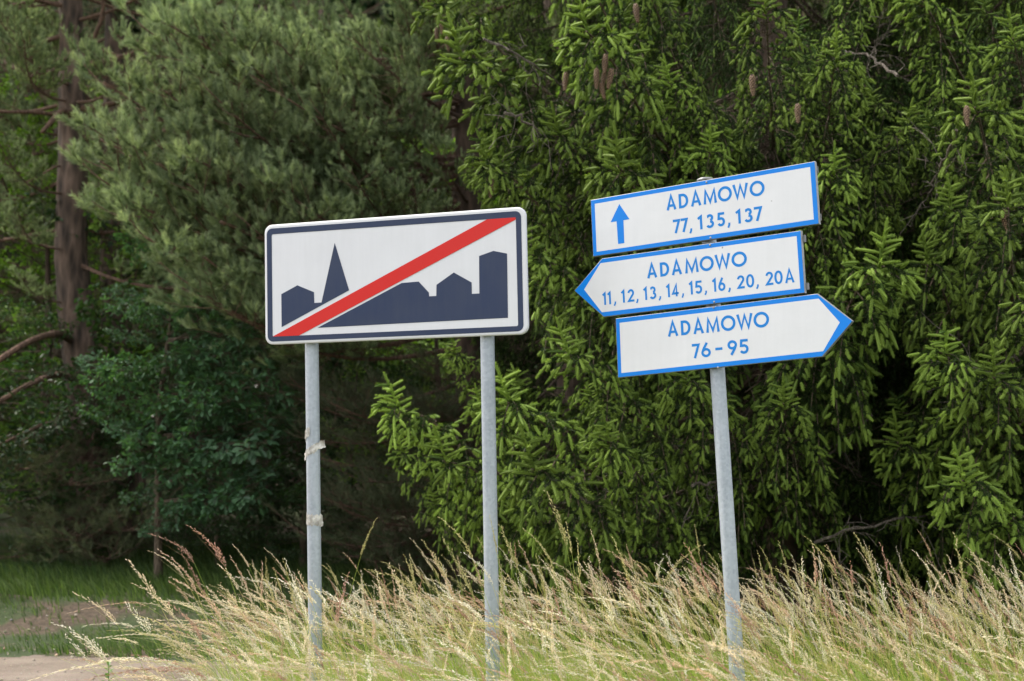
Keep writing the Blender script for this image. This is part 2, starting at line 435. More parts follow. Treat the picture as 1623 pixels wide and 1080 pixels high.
# ------------------------------------------------------------------ town end sign
FA = frame((-.5145, 5.0781, 2.2684), (.9591, -.2826, .016), (-.0216, -.0165, .9996))
oA, xA, yA, zA = FA
def onA(x, y, z=0): return oA + xA * x + yA * y + zA * z
D = .022
def ground_hit(p, d):
    k = -(p[2] + .3) / d[2]; return p + d * k
baseA = ground_hit(onA(0, -.3, -.06), -yA); rootA = np.array([baseA[0], baseA[1], float(ghe(baseA[0], baseA[1]))])
sign = tag(empty('town_end_sign', rootA), 'white rectangular sign on two grey posts, dark town skyline crossed by red diagonal stripe', 'road sign')
p = Part(FA, rootA)
p.shell([(rrect(-.592, -.257, .592, .257, .030), -D), (rrect(-.6, -.265, .6, .265, .036), -D + .004), (rrect(-.6, -.265, .6, .265, .036), -.005), (rrect(-.597, -.262, .597, .262, .034), -.0015), (rrect(-.592, -.257, .592, .257, .030), 0)])
board = p.build('board', M['white'], sign)
p = Part(FA, rootA); p.ring(rrect(-.587, -.252, .581, .248, .026), rrect(-.563, -.230, .558, .222, .007), .0012); p.build('border_line', M['navy'], board)
p = Part(FA, rootA); p.ring(rrect(-.5995, -.2645, .5995, .2645, .036), rrect(-.5995, -.2645, .5995, .2645, .036), -.02)
mm = lambda L: [(a / 1000, b / 1000) for a, b in L]
p = Part(FA, rootA)
p.poly(mm([(-519, -190), (-519, -45), (-441, -10), (-362, -44), (-361, -91), (-327, -91), (-261, 166), (-196, -44)][::-1]), .0012)
p.build('skyline', M['navy'], board)
p = Part(FA, rootA)
p.poly(mm([(-347, -200), (47, -25), (124, -23), (169, -72), (170, -88), (202, -88), (204, -41), (282, 7), (360, -39), (360, -87), (393, -87), (395, 70), (458, 88), (517, 73), (515, -194)][::-1]), .0012)
p.build('skyline', M['navy'], board)
p = Part(FA, rootA); p.poly(mm([(-563, -230), (433, 222), (556, 222), (560, 214), (-435, -230)][::-1]), .0020); p.build('red_stripe', M['red'], board)
for x, xb in ((-.403, -.402), (.408, .403)):
    top = onA(x, .235, -D - .034); bot = ground_hit(onA(xb, -1.3, -D - .034), unit(onA(xb, -1.3) - onA(x, -.27)))
    link('post', post_mesh(bot, top, .0298, rootA), sign)
    for yy in (.15, -.15):
        p = Part(FA, rootA); cxs = x
        p.shell([([(cxs + a, yy + b) for a, b in ((-.05, -.02), (.05, -.02), (.05, .02), (-.05, .02))], -D - .07), ([(cxs + a, yy + b) for a, b in ((-.05, -.02), (.05, -.02), (.05, .02), (-.05, .02))], -D - .066)])
        p.build('clamp', M['alu'], sign)
for yy in (.15, -.15):
    p = Part(FA, rootA); p.prism(rrect(-.56, yy - .016, .56, yy + .016, .003, 3), -D - .003, -D); p.build('rail', M['alu'], sign)

# ------------------------------------------------------------------ address signpost
FB = frame((.7679, 4.8812, 2.518), (.8431, -.5356, .0484), (-.0382, .0301, .9988))
oB, xB, yB, zB = FB
def onB(x, y, z=0): return oB + xB * x + yB * y + zB * z
DB = .020
t_ = onB(.0150, .133, -DB - .034); m_ = onB(.0300, -1.691, -DB - .034)
b_ = ground_hit(m_, unit(m_ - t_)); rootB = np.array([b_[0], b_[1], float(ghe(b_[0], b_[1]))])
sp = tag(empty('address_signpost', rootB), 'leaning grey post carrying three white blue-edged house number boards', 'signpost')
link('post', post_mesh(b_, t_, .0302, rootB), sp)
ac = Acc(); ac.add(tube(np.array([t_, t_ + yB * .004, t_ + yB * .010, t_ + yB * .013]) - rootB, [.0335, .035, .034, .026], 24), (1, 1, 1)); link('post_cap', ac.mesh('post_cap', [M['alu']], True), sp)
Bd = [
    dict(out=[(-500, 125), (500, 125), (500, -125), (-500, -125)], inn=[(-480, 105), (479, 105), (480, -104), (-481, -106)]),
    dict(out=[(-600, -263), (-458, -138), (426, -140), (426, -388), (-463, -392)], inn=[(-551, -263), (-465, -158), (407, -160), (408, -368), (-470, -371)]),
    dict(out=[(-406, -404), (475, -396), (604, -516), (478, -642), (-408, -658)], inn=[(-387, -425), (478, -416), (554, -516), (482, -621), (-390, -639)]),
]
LX = lambda px: -142 + (px - 1056.7) * 2.78
texts = [
    [('ADAMOWO', [(-142, -97), (-85, -42), (-31, 15), (25, 84), (89, 150), (153, 221), (226, 289)], 24, 61, 10.2),
     ('77,135,137', [(LX(a), LX(b)) for a, b in ((1065.8, 1078.2), (1078.6, 1090.6), (1092.8, 1096.2), (1106, 1113), (1119, 1131.6), (1136.7, 1148.8), (1153, 1156.4), (1166, 1173), (1178.4, 1191.4), (1193.6, 1206.6))], -77, 58, 9.6)],
    [('ADAMOWO', [(a - 96.5, b - 96.5) for a, b in ((-150.5, -104), (-90, -48), (-37, 9), (23, 84), (89, 151), (155, 224), (228, 293.5))], -251, 60, 10.2),
     ('11,12,13,14,15,16,20,20A', [(x, x + {'1': 15, ',': 9, 'A': 38, '2': 31, '0': 34}.get(c, 31)) for c, x in zip('11,12,13,14,15,16,20,20A', [-462, -438, -408, -372, -343, -302, -267, -240, -197, -162, -138, -93, -59, -33, 9, 44, 68, 112, 150, 188, 231, 270, 306, 349])], -341, 54, 8.2)],
    [('ADAMOWO', [(a - 21, b - 21) for a, b in ((-145, -98), (-85, -42), (-30, 16), (26, 85), (91, 154), (158, 228), (230, 295))], -505, 61, 10.2),
     ('76-95', [(-62, -26), (-22, 20), (40, 71), (93, 134), (144, 182)], -604, 59, 9.6)],
]
bl_lab = ['upper board with an up arrow', 'middle board pointing left', 'lower board pointing right']
for i, (bd, tx) in enumerate(zip(Bd, texts)):
    o_ = mm(bd['out']); n_ = mm(bd['inn'])
    p = Part(FB, rootB); cx = sum(a for a, b in o_) / len(o_); cy = sum(b for a, b in o_) / len(o_)
    ins = lambda P, d: [(a + (d if a < cx else -d), b + (d if b < cy - .02 else (-d if b > cy + .02 else 0))) for a, b in P]
    oo = o_[::-1]
    p.shell([(ins(oo, .002), -DB), (oo, -DB + .002), (oo, -.002), (ins(oo, .002), 0)])
    bo = p.build('sign_board', M['alu'], sp); bo['label'] = bl_lab[i]
    p = Part(FB, rootB); p.ring(ins(o_, .0022)[::-1], n_[::-1], .0004); p.build('blue_border', M['blue'], bo)
    p = Part(FB, rootB); p.poly(n_[::-1], .0004); p.build('white_panel', M['white2'], bo)
    p = Part(FB, rootB)
    for s_, spans, y0, h, sw in tx:
        for ch, (a, b) in zip(s_, spans):
            hh = h
            glyph(p, ch, a / 1000, b / 1000, y0 / 1000, hh / 1000, sw * 1.1 / 1000, .0007)
    p.build('lettering', M['letters'], bo)
    if i == 0:
        p = Part(FB, rootB); p.poly(mm([(-361, 86), (-407, 13), (-378, 13), (-376, -86), (-346, -86), (-345, 13), (-316, 13)]), .0007); p.build('arrow', M['blue'], bo)
    for rx, ry in ((.043, n_[0][1] + .010 if i == 0 else max(q[1] for q in n_) + .011), (.047, min(q[1] for q in n_) - .011)):
        p = Part(FB, rootB); c_ = [(rx + .0042 * math.cos(a), ry + .0042 * math.sin(a)) for a in np.linspace(0, 6.283, 13)[:-1]]; c2 = [(rx + .002 * math.cos(a), ry + .002 * math.sin(a)) for a in np.linspace(0, 6.283, 13)[:-1]]
        p.shell([(c_, .0008), (c_, .0018), (c2, .0028)]); p.build('rivet', M['alu'], bo)
    ym = {0: 0, 1: -.265, 2: -.52}[i]; xr = {0: (-.47, .503), 1: (-.40, .436), 2: (-.38, .45)}[i]
    for dy in (.095, -.095):
        p = Part(FB, rootB); p.prism(rrect(xr[0], ym + dy - .014, xr[1], ym + dy + .014, .002, 3), -DB - .0045, -DB - .0005); p.build('rail', M['alu'], bo)
    p = Part(FB, rootB); p.prism(rrect(-.027, ym - .02, .068, ym + .02, .004, 3), -DB - .073, -DB - .068); p.build('clamp', M['alu'], bo)


# ------------------------------------------------------------------ tape scraps on the left post
mt, ntt, bt = mat('old_tape')
nn = N(ntt, 'ShaderNodeTexNoise', Scale=28.0, Detail=5.0); tcc = ntt.nodes.new('ShaderNodeTexCoord'); ntt.links.new(tcc.outputs['Object'], nn.inputs['Vector'])
ntt.links.new(ramp(ntt, nn.outputs[0], [(.35, (.38, .34, .28)), (.65, (.66, .64, .60))]), bt.inputs['Base Color']); bt.inputs['Roughness'].default_value = .45
trn = ntt.nodes.new('ShaderNodeBsdfTransparent'); mxs = ntt.nodes.new('ShaderNodeMixShader')
ntt.links.new(ramp(ntt, nn.outputs[0], [(.4, (.45, .45, .45)), (.6, (.05, .05, .05))]), mxs.inputs[0]); ntt.links.new(bt.outputs[0], mxs.inputs[1]); ntt.links.new(trn.outputs[0], mxs.inputs[2])
ntt.links.new(mxs.outputs[0], ntt.nodes['Material Output'].inputs[0])
pc = onA(-.4025, 0, -D - .034)


def tape(y0, a0, a1, h, slope, seed, label, flare=.0, name='tape_scrap', ragged=.35):
    r = rs(seed); n = 22; m = 6; rows = []
    root = pc + yA * y0
    for i in range(n + 1):
        a = math.radians(a0 + (a1 - a0) * i / n); e = abs(i / n - .5) * 2
        out = .0302 + .0012 + abs(r.normal()) * .0010 + flare * max(0, e - .72) / .28
        hh = h * (1 - ragged * r.uniform(0, 1)); yy = slope * (i / n - .5) 
        row = []
        for j in range(m + 1):
            v = j / m - .5
            o2 = out + r.normal() * .0010 + (flare * .25 * (v < 0) * max(0, e - .6))
            row.append(xA * math.sin(a) * o2 + zA * math.cos(a) * o2 + yA * (yy + v * hh + r.normal() * .0014))
        rows.append(row)
    R_ = np.array(rows); A = R_[:-1, :-1]; B = R_[1:, :-1]; Cc = R_[1:, 1:]; Dd = R_[:-1, 1:]
    ac = Acc(); ac.add(np.concatenate([np.stack([A, B, Cc], 2).reshape(-1, 3, 3), np.stack([A, Cc, Dd], 2).reshape(-1, 3, 3)]), (1, 1, 1))
    o = link(name, ac.mesh(name, [mt], True)); o.location = root
    tag(o, label, 'tape', 'scraps of old tape on the left post')


tape(-.662, -105, 5, .045, .035, 1, 'small torn scrap of yellowed tape, topmost on the left sign post', .006)
tape(-.733, -112, 100, .044, .062, 2, 'crumpled tape strip with flaring ends slanting across the left sign post', .020)
tape(-1.030, -110, 112, .062, -.012, 3, 'clear peeling tape band, lowest on the left sign post', .006)

# ------------------------------------------------------------------ bough meshes
def curve_pts(f, n): return np.array([f(k / (n - 1)) for k in range(n)])


NEW = (.26, .375, .066); MID = (.058, .112, .026); OLD = (.030, .058, .015)
def spruce_bough(seed, L=2.4, lmax=.75, vo=0.0, dens=1.0, inner=.28, droop=1.0):
    r = rs(seed); ac = Acc()
    sag = r.uniform(.10, .2); up = r.uniform(.10, .26); wig = r.uniform(-.05, .05)
    mf = lambda t: np.array([L * t, wig * math.sin(4 * t) * L, L * (-sag * math.sin(math.pi * min(t * 1.1, 1)) * 1.1 + up * max(0, t - .55) ** 1.6 * 2)])
    mp_ = curve_pts(mf, 16)
    ac.add(tube(mp_, np.linspace(.022, .004, 16), 5), (1, 1, 1), 1)
    vig = []; n0, n1 = [], []           # vigour; old shoots; new shoots
    N0, N1 = [], []
    sec_st = []; sec_en = []
    t = inner
    k = 0
    dead = []
    while t < .995:
        for sgn in (-1, 1, 0):
            if sgn == 0 and r.rand() > .55: continue
            s = min(.995, t + r.uniform(-.012, .012)); P = mf(s)
            fw = unit(mf(min(1, s + .02)) - mf(s - .02)); lat = np.array([-fw[1], fw[0], 0]); lat = lat / np.linalg.norm(lat)
            l = lmax * ((1 - s) ** .62) * r.uniform(.65, 1.15) + .13
            grow = min(1, (s - inner) / .18 + .5); l *= grow
            ang = math.radians(r.uniform(35, 62))
            if sgn == 0: d0 = unit(fw * .5 + np.array([0, r.uniform(-.3, .3), -.6])); 
            else: d0 = fw * math.cos(ang) + lat * sgn * math.sin(ang) + np.array([0, 0, r.uniform(-.05, .28)])
            dr = droop * r.uniform(.45, 1.0) * (0.25 + .95 * min(1, l / .55))
            sf = lambda u, P=P, d0=d0, l=l, dr=dr: P + d0 * l * (u - .30 * u * u) + np.array([0, 0, -1.]) * l * dr * u ** 1.7
            q = curve_pts(sf, 7)
            sec_st.append(q[:-1]); sec_en.append(q[1:])
            m = max(2, int(l / .040 * dens)); first = .12 if s > .5 else .3
            bald = r.rand() < .10
            for j in range(m):
                u = first + (1 - first) * (j + r.uniform(.1, .9)) / m
                if bald and u < .75: continue
                B = sf(u); tg = unit(sf(min(1.02, u + .03)) - sf(u - .03))
                for s2 in (-1, 1):
                    if r.rand() < .12: continue
                    sd_ = unit(np.cross(tg, np.array([0, 0, 1.]) + r.normal(size=3) * .35)) * s2
                    tl = r.uniform(.05, .112) * (1 - .2 * u)
                    d = unit(tg * r.uniform(.4, .9) + sd_ * r.uniform(.5, 1.0) + fw * .2 + np.array([0, 0, -r.uniform(-.15, .55)]))
                    mid = B + d * tl * .55; d2 = unit(d + np.array([0, 0, -.35]) * r.uniform(.2, 1)); end = mid + d2 * tl * r.uniform(.5, .8)
                    n0.append(B); N0.append(mid)
                    if r.rand() < .25 + vo * .6 + 1.1 * (.45 * u + .75 * (s - .3)): n1.append(mid); N1.append(end); vig.append(.25 + .55 * u * s + .35 * (s - .5) + .1)
                    else: n0.append(mid); N0.append(end)
            # leading shoot
            e0 = sf(.97); e1 = e0 + unit(sf(1.0) - sf(.93)) * r.uniform(.06, .1); n1.append(e0); N1.append(e1); vig.append(.3 + .6 * s)
            for j in range(4):      # needles along the secondary axis itself
                a, b = sf(.3 + .17 * j), sf(.3 + .17 * (j + 1)); n0.append(a); N0.append(b)
        t += .085 / L * 1.15 / dens
    for j in range(9):             # needles along the outer main axis
        s = .62 + .04 * j; n0.append(mf(s)); N0.append(mf(s + .04))
    # upright tip cluster
    T = mf(.99); fw = unit(mf(1.) - mf(.96))
    upv = unit(fw * .45 + np.array([0, 0, 1.]))
    for j in range(3): n1.append(T + upv * .065 * j); N1.append(T + upv * .065 * (j + 1.15)); vig.append(.9)
    for j in range(16):
        a_ = j * 2.4; d = unit(upv * r.uniform(.1, .5) + np.array([math.cos(a_), math.sin(a_), 0]) * .9); b0 = T + upv * .13 * (1 - j / 11) ; n1.append(b0); N1.append(b0 + d * r.uniform(.06, .09) * (1 + j * .03)); vig.append(.85)
    n0, N0, n1, N1 = map(np.array, (n0, N0, n1, N1))
    a = needles(n0, N0, 30, .0185, .0019, .55, r); ac.add(a, jit(OLD, len(a), r, .22), 0)
    a = bulk_sticks(n0, N0, .0035); ac.add(a, jit((.045, .06, .022), len(a), r), 0)
    # new growth: colour differs from shoot to shoot
    k1 = 70; a = needles(n1, N1, k1, .0165, .0019, .64, r)
    mixv = np.clip(np.array(vig) + vo + r.normal(size=len(n1)) * .2, 0, 1); mixv = np.repeat(mixv, k1)[:, None]
    c = np.array(NEW)[None] * mixv + np.array(MID)[None] * (1 - mixv); ac.add(a, c * (1 + .14 * r.normal(size=(len(a), 1))).clip(.5, 1.5), 0)
    # the dense body of each young shoot
    ax_ = N1 - n1; ln_ = np.linalg.norm(ax_, axis=1, keepdims=True); hh = unit(r.normal(size=n1.shape)); uu = unit(np.cross(ax_, hh)); vv = np.cross(ax_ / ln_, uu)
    bend = (uu * r.normal(size=(len(n1), 1)) * .1 - np.array([0, 0, .08])) * ln_
    prof = [(0, .0025), (.25, .0070), (.7, .0074), (1.0, .0050), (1.1, .0005)]; rings = []
    for (tt, rr) in prof:
        cen = n1 + ax_ * tt + bend * tt * (tt - .2); rings.append([cen + (uu * math.cos(1.257 * q) + vv * math.sin(1.257 * q)) * rr for q in range(5)])
    col5 = (np.array(NEW)[None] * mixv[::k1] + np.array(MID)[None] * (1 - mixv[::k1])) * .85
    for A_, B_ in zip(rings[:-1], rings[1:]):
        for q in range(5):
            q2 = (q + 1) % 5; ac.add(np.stack([A_[q], A_[q2], B_[q2]], 1), col5, 0); ac.add(np.stack([A_[q], B_[q2], B_[q]], 1), col5, 0)
    S0 = np.concatenate(sec_st); S1 = np.concatenate(sec_en)
    a = bulk_sticks(S0, S1, .0042); ac.add(a, (1, 1, 1), 1)
    # dead twigs on the inner part
    D0, D1 = [], []
    for j in range(26):
        s = r.uniform(.05, inner + .25); P = mf(s); d = unit(np.array([.35, r.choice([-1, 1]) * r.uniform(.5, 1), r.uniform(-.5, .1)])); l = r.uniform(.12, .45)
        Q = P
        for kk in range(4):
            Rr = Q + d * l / 4; D0.append(Q); D1.append(Rr); Q = Rr; d = unit(d + r.normal(size=3) * .25 + np.array([0, 0, -.18]))
            if r.rand() < .7: D0.append(Q); D1.append(Q + unit(d + r.normal(size=3) * .7) * l * .3)
    a = bulk_sticks(np.array(D0), np.array(D1), .0028); ac.add(a, (1, 1, 1), 1)
    me = ac.mesh('spruce_bough', [M['spruce'], M['twig']])
    return me, mf(1.0), L


def pine_bough(seed, L=3.0, col=(.115, .165, .085), tipc=(.42, .50, .28), k=74, sparse=1.0, w=.0025):
    r = rs(seed); ac = Acc()
    upc = r.uniform(.05, .16); w1 = r.uniform(-.12, .12); w2 = r.uniform(-.1, .1)
    mf = lambda t: np.array([L * t, L * (w1 * math.sin(3 * t) + w2 * t * t), L * (-.10 * math.sin(3 * t) + upc * t * t)])
    ac.add(tube(curve_pts(mf, 16), np.linspace(.034, .006, 16) , 6, rough=.12, rng=r), (1, 1, 1), 1)
    A0, A1, T0, T1 = [], [], [], []
    nsec = int(20 * sparse)
    for i in range(nsec):
        s = .28 + .71 * (i + r.uniform(0, 1)) / nsec; P = mf(s); fw = unit(mf(min(1, s + .02)) - mf(s - .02)); sg = (-1) ** i
        lat = np.array([-fw[1], fw[0], 0]); ang = math.radians(r.uniform(28, 62)); l = (.95 * (1 - s) ** .6 + .22) * r.uniform(.6, 1.15)
        d0 = fw * math.cos(ang) + lat * sg * math.sin(ang) + np.array([0, 0, r.uniform(-.25, .35)])
        cv = r.normal(size=3) * .16
        sf = lambda u, P=P, d0=d0, l=l, cv=cv: P + d0 * l * u + (cv + np.array([0, 0, .22])) * l * u * u
        q = curve_pts(sf, 6); ac.add(tube(q, np.linspace(.006, .0028, 6), 4, cap=False), (1, 1, 1), 1)
        m = max(3, int(l / .068))
        for j in range(m):
            u = .28 + .72 * (j + r.uniform(0, 1)) / m; B = sf(u); tg = unit(sf(u + .02) - sf(u - .02))
            sd_ = unit(np.cross(tg, np.array([0, 0, 1.]) + r.normal(size=3) * .4)) * (-1) ** j
            tl = r.uniform(.07, .22) * (1.15 - .6 * u); d = unit(tg * .8 + sd_ * r.uniform(.4, .9) + np.array([0, 0, r.uniform(-.1, .5)]))
            E_ = B + d * tl; A0.append(B); A1.append(E_)
            d2 = unit(d * .7 + np.array([0, 0, r.uniform(.25, .9)])); e2 = E_ + d2 * r.uniform(.06, .13)
            T0.append(B + d * tl * .45); T1.append(E_); T0.append(E_); T1.append(e2)
            if r.rand() < .6:
                d3 = unit(d2 + r.normal(size=3) * .5); T0.append(E_); T1.append(E_ + d3 * r.uniform(.05, .1))
        e = sf(1); T0.append(e); T1.append(e + unit(sf(1) - sf(.9) + np.array([0, 0, .06])) * .13)
    T0 = np.array(T0); T1 = np.array(T1)
    ac.add(bulk_sticks(np.array(A0), np.array(A1), .0024), (1, 1, 1), 1)
    a = needles(T0, T1, k, .052, w, .74, r, taper=False, up=.12)
    mv = np.repeat(r.beta(1.5, 1.7, len(T0)), k)[:, None]; c = np.array(col) * (1 - mv) + np.array(tipc) * mv
    ac.add(a, c * (1 + .16 * r.normal(size=(len(a), 1))).clip(.5, 1.5), 0)
    D0, D1 = [], []
    for j in range(12):
        s = r.uniform(.1, .7); P = mf(s); d = unit(np.array([.5, r.choice([-1, 1]) * r.uniform(.4, 1), r.uniform(-.5, .2)])); l = r.uniform(.15, .5); Q = P
        for kk in range(4):
            Rr = Q + d * l / 4; D0.append(Q); D1.append(Rr); Q = Rr; d = unit(d + r.normal(size=3) * .35)
            if r.rand() < .6: D0.append(Q); D1.append(Q + unit(d + r.normal(size=3) * .8) * l * .3)
    ac.add(bulk_sticks(np.array(D0), np.array(D1), .0035), (1, 1, 1), 1)
    return ac.mesh('pine_bough', [M['pine'], M['pine_limb']]), mf(1.), L


OAK = [(0, 0), (.12, .07), (.28, .16), (.34, .10), (.50, .25), (.56, .15), (.72, .29), (.78, .16), (.92, .17), (1, .02)]
def leaf_tris(P, d, nrm, size, shape='oak'):
    """P,d,nrm arrays; folded leaves"""
    side = unit(np.cross(nrm, d)); out = []
    prof = OAK if shape == 'oak' else [(0, 0), (.3, .26), (.65, .25), (1, 0)]
    for sg in (-1, 1):
        for (a0, b0), (a1, b1) in zip(prof[:-1], prof[1:]):
            f = lambda a, b: P + d * (a * size)[:, None] + side * (sg * b * size)[:, None] + nrm * (b * .35 * size - a * a * .12 * size)[:, None]
            c0, c1, e0, e1 = f(a0, 0), f(a1, 0), f(a0, b0), f(a1, b1)
            if b1 > 0: out.append(np.stack([c0, c1, e1], 1))
            if b0 > 0: out.append(np.stack([c0, e1, e0], 1))
    return out


def leafy_branch(seed, L=1.5, n=420, size=.095, shape='oak', col=(.045, .10, .045), col2=(.07, .14, .06), flat=.75):
    r = rs(seed); ac = Acc()
    w1 = r.uniform(-.12, .12); upc = r.uniform(-.08, .2)
    mf = lambda t: np.array([L * t, L * w1 * math.sin(3 * t), L * (upc * t * t)])
    ac.add(tube(curve_pts(mf, 9), np.linspace(.014, .003, 9), 5), (1, 1, 1), 1)
    A0, A1, LP, LD = [], [], [], []
    ns = 16
    for i in range(ns):
        s = .2 + .79 * (i + r.rand()) / ns; P = mf(s); sg = (-1) ** i; l = (.5 * (1 - s) ** .5 + .14) * L * .62 * r.uniform(.7, 1.1)
        d0 = unit(np.array([.75, sg * r.uniform(.4, 1), r.uniform(-.2, .35)])); E_ = P + d0 * l; A0.append(P); A1.append(E_)
        for j in range(max(3, int(n / ns / 4))):
            u = r.uniform(.3, 1.0); B = P + d0 * l * u; dd = unit(d0 + r.normal(size=3) * .6); tw = B + dd * r.uniform(.05, .14) * L / 1.5; A0.append(B); A1.append(tw)
            for q in range(4): LP.append(tw + r.normal(size=3) * .008); LD.append(unit(dd * .6 + r.normal(size=3) * np.array([.7, .7, .3]) + np.array([0, 0, -.1])))
    LP = np.array(LP); LD = np.array(LD); m = len(LP)
    nr = unit(r.normal(size=(m, 3)) * (1 - flat) + np.array([0, 0, 1.])); nr = unit(nr - LD * (nr * LD).sum(1, keepdims=True))
    sz = size * r.uniform(.6, 1.15, m); mv = r.rand(m)[:, None]; c = np.array(col) * (1 - mv) + np.array(col2) * mv; c = c * (1 + .1 * r.normal(size=(m, 1)))
    for t in leaf_tris(LP, LD, nr, sz, shape): ac.add(t, c, 0)
    ac.add(bulk_sticks(np.array(A0), np.array(A1), .003), (1, 1, 1), 1)
    return ac.mesh('leafy_branch', [M['leaf'], M['twig']]), mf(1.), L


SPR = [spruce_bough(100 + i, *[(2.4, .62), (2.2, .74), (2.6, .58), (2.0, .52), (2.4, .78), (2.3, .66)][i]) for i in range(6)]
SPD = [spruce_bough(150 + i, 2.3, .62, -.5) for i in range(3)]
PIN = [pine_bough(200 + i) for i in range(4)]
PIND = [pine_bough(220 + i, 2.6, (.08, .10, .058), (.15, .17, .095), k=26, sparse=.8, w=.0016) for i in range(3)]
OAKB = [leafy_branch(300 + i, col=(.045, .10, .05), col2=(.10, .20, .095)) for i in range(4)]
BRB = [leafy_branch(320 + i, 2.2, 520, .085, 'plain', (.11, .21, .03), (.22, .35, .055), .6) for i in range(3)]  # leaf tint raised so this foliage looks sunlit
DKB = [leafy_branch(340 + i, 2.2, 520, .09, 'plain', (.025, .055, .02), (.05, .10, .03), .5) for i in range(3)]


def trunk_mesh(pts, rad, material, root, seed=0, sides=18, name='trunk'):
    r = rs(seed); pts = np.asarray(pts, float)
    # resample
    n = 40; s = np.linspace(0, len(pts) - 1, n); P = np.stack([np.interp(s, np.arange(len(pts)), pts[:, k]) for k in range(3)], 1)
    ra = np.interp(s, np.arange(len(rad)), rad); z = (P[:, 2] - P[0, 2]); ra = ra * (1 + .45 * np.exp(-z / .25))
    ac = Acc(); ac.add(tube(P - np.array(root), ra, sides, rough=.05, rng=r), (1, 1, 1)); return ac.mesh(name, [material], True)


def place(parent, variant, base, tip, roll=0., name='bough', pitch_only=False):
    """a bough whose base sits at `base` and whose tip reaches `tip` (both in world axes)"""
    me, lt, L = variant
    base = np.array(base, float); tip = np.array(tip, float); d = tip - base
    hd = math.hypot(d[0], d[1]); ln = np.linalg.norm(d); sc = ln / np.linalg.norm(lt)
    yaw = math.atan2(d[1], d[0]) - math.atan2(lt[1], lt[0]); pit = math.atan2(d[2], hd) - math.atan2(lt[2], math.hypot(lt[0], lt[1]))
    o = link(name, me, parent)
    o.matrix_local = Matrix.Translation(Vector(base - np.array(parent.location))) @ Matrix.Rotation(yaw, 4, 'Z') @ Matrix.Rotation(-pit, 4, 'Y') @ Matrix.Rotation(roll, 4, 'X') @ Matrix.Scale(sc, 4)
    return o


def spruce_tree(px, Y, H, R, label, seed, z0=.9, dz=.25, per=5, tips=(), r0=.15, group='spruces behind the signs', keep=None, front_only=False):
    r = rs(seed); x = (px - 811.5) / F_PX * Y * 1.0
    g = float(ghe(x, Y)); root = np.array([x, Y, g]); t = tag(empty('spruce_tree', root), label, 'tree', group)
    lean = r.uniform(-.1, .1, 2)
    ax = lambda z: np.array([x + lean[0] * z / H, Y + lean[1] * z / H, z])
    link('trunk', trunk_mesh([ax(g - .1), ax(H * .5), ax(H)], [r0, r0 * .6, .02], M['spruce_bark'], root, seed), t)
    for (tx, ty, tY, v) in tips:
        T = PX(tx, ty, tY); b = ax(T[2] - .02 + r.uniform(-.05, .1)); place(t, SPR[v % 6], b, T, r.uniform(-.1, .1))
    n = len(tips); z = z0
    while z < H - .2:
        prof = R * min(1, (H - z) / (H * .62)) ** .8 * (1 if z > 1.6 else .92)
        a0 = r.uniform(0, 6.28)
        for k in range(per):
            if n >= 292: break
            a = a0 + 6.283 * k / per + r.uniform(-.3, .3); l = prof * r.uniform(.72, 1.0); zz = z + r.uniform(-.1, .1)
            if tips and z < 5.6 and math.sin(a) < -.1:
                l *= .80
                if math.sin(a * 2.3 + z * 1.9 + seed) + math.sin(a * 4.1 - z * 3.1) > .05: continue
            if front_only and math.sin(a) > .75: continue
            tp = np.array([x + math.cos(a) * l, Y + math.sin(a) * l, zz + r.uniform(-.28, .02)])
            if keep is not None and not keep(tp): continue
            place(t, SPR[r.randint(6)] if not tips or z > 5.6 or r.rand() < .35 else SPD[r.randint(3)], ax(zz), tp, r.uniform(-.15, .15)); n += 1
        z += dz * (1 if z < 6 else 1.8)
    return t, ax


# ------------------------------------------------------------------ the spruces
def to_px(P):
    v = np.array(P) - np.array([0, 0, CAM_Z]); c, s = math.cos(PITCH), math.sin(PITCH)
    dep = v[1] * c + v[2] * s; up = v[2] * c - v[1] * s
    return 811.5 + F_PX * v[0] / dep, 540 - F_PX * up / dep


def keepA(tp):
    u, v = to_px(tp)
    if u < 700 + (v < 200) * 0 and tp[1] < 11: return u > 655 and v < 900
    if 1130 < u < 1400 and 560 < v < 900 and tp[1] < 9.5: return False
    return True


tipsA = [(690, 8, 7.5, 0), (728, 92, 7.3, 3), (905, -60, 7.2, 1), (932, 50, 6.9, 3), (1010, -30, 7.2, 2), (1218, 12, 6.7, 0), (770, 255, 7.3, 2),
         (975, 262, 6.9, 3), (880, 215, 7.4, 1), (1330, 90, 6.8, 4), (1395, 415, 6.6, 3), (1120, 240, 7.2, 1), (835, 400, 7.2, 5), (625, 645, 7.6, 2), (900, 560, 7.0, 0),
         (1060, 130, 7.3, 5), (810, 640, 7.1, 1), (1085, 600, 6.9, 4), (845, 745, 7.0, 3), (1240, 640, 7.0, 5), (960, 700, 7.1, 2), (700, 730, 7.5, 0), (1330, 270, 6.8, 2), (1440, 200, 7.2, 1)]
spA, axA = spruce_tree(1235, 9.2, 11.5, 2.35, 'tall spruce with hanging boughs and brown cones behind the blue-edged boards', 11, z0=1.0, tips=tipsA, r0=.2, keep=keepA)
tipsB = [(1545, 170, 6.6, 3), (1610, 60, 6.6, 0), (1490, 560, 6.5, 2), (1570, 600, 6.4, 4), (1600, 330, 6.4, 1), (1530, 760, 6.5, 5), (1470, 420, 6.9, 1), (1450, -10, 7.0, 0), (1640, 480, 6.2, 2), (1500, 330, 6.8, 4), (1420, 700, 7.3, 3), (1600, 830, 6.7, 0)]
spB, axB = spruce_tree(1690, 8.7, 11, 2.3, 'spruce at the right edge of the view with boughs down to the grass', 12, z0=.95, tips=tipsB, r0=.18)
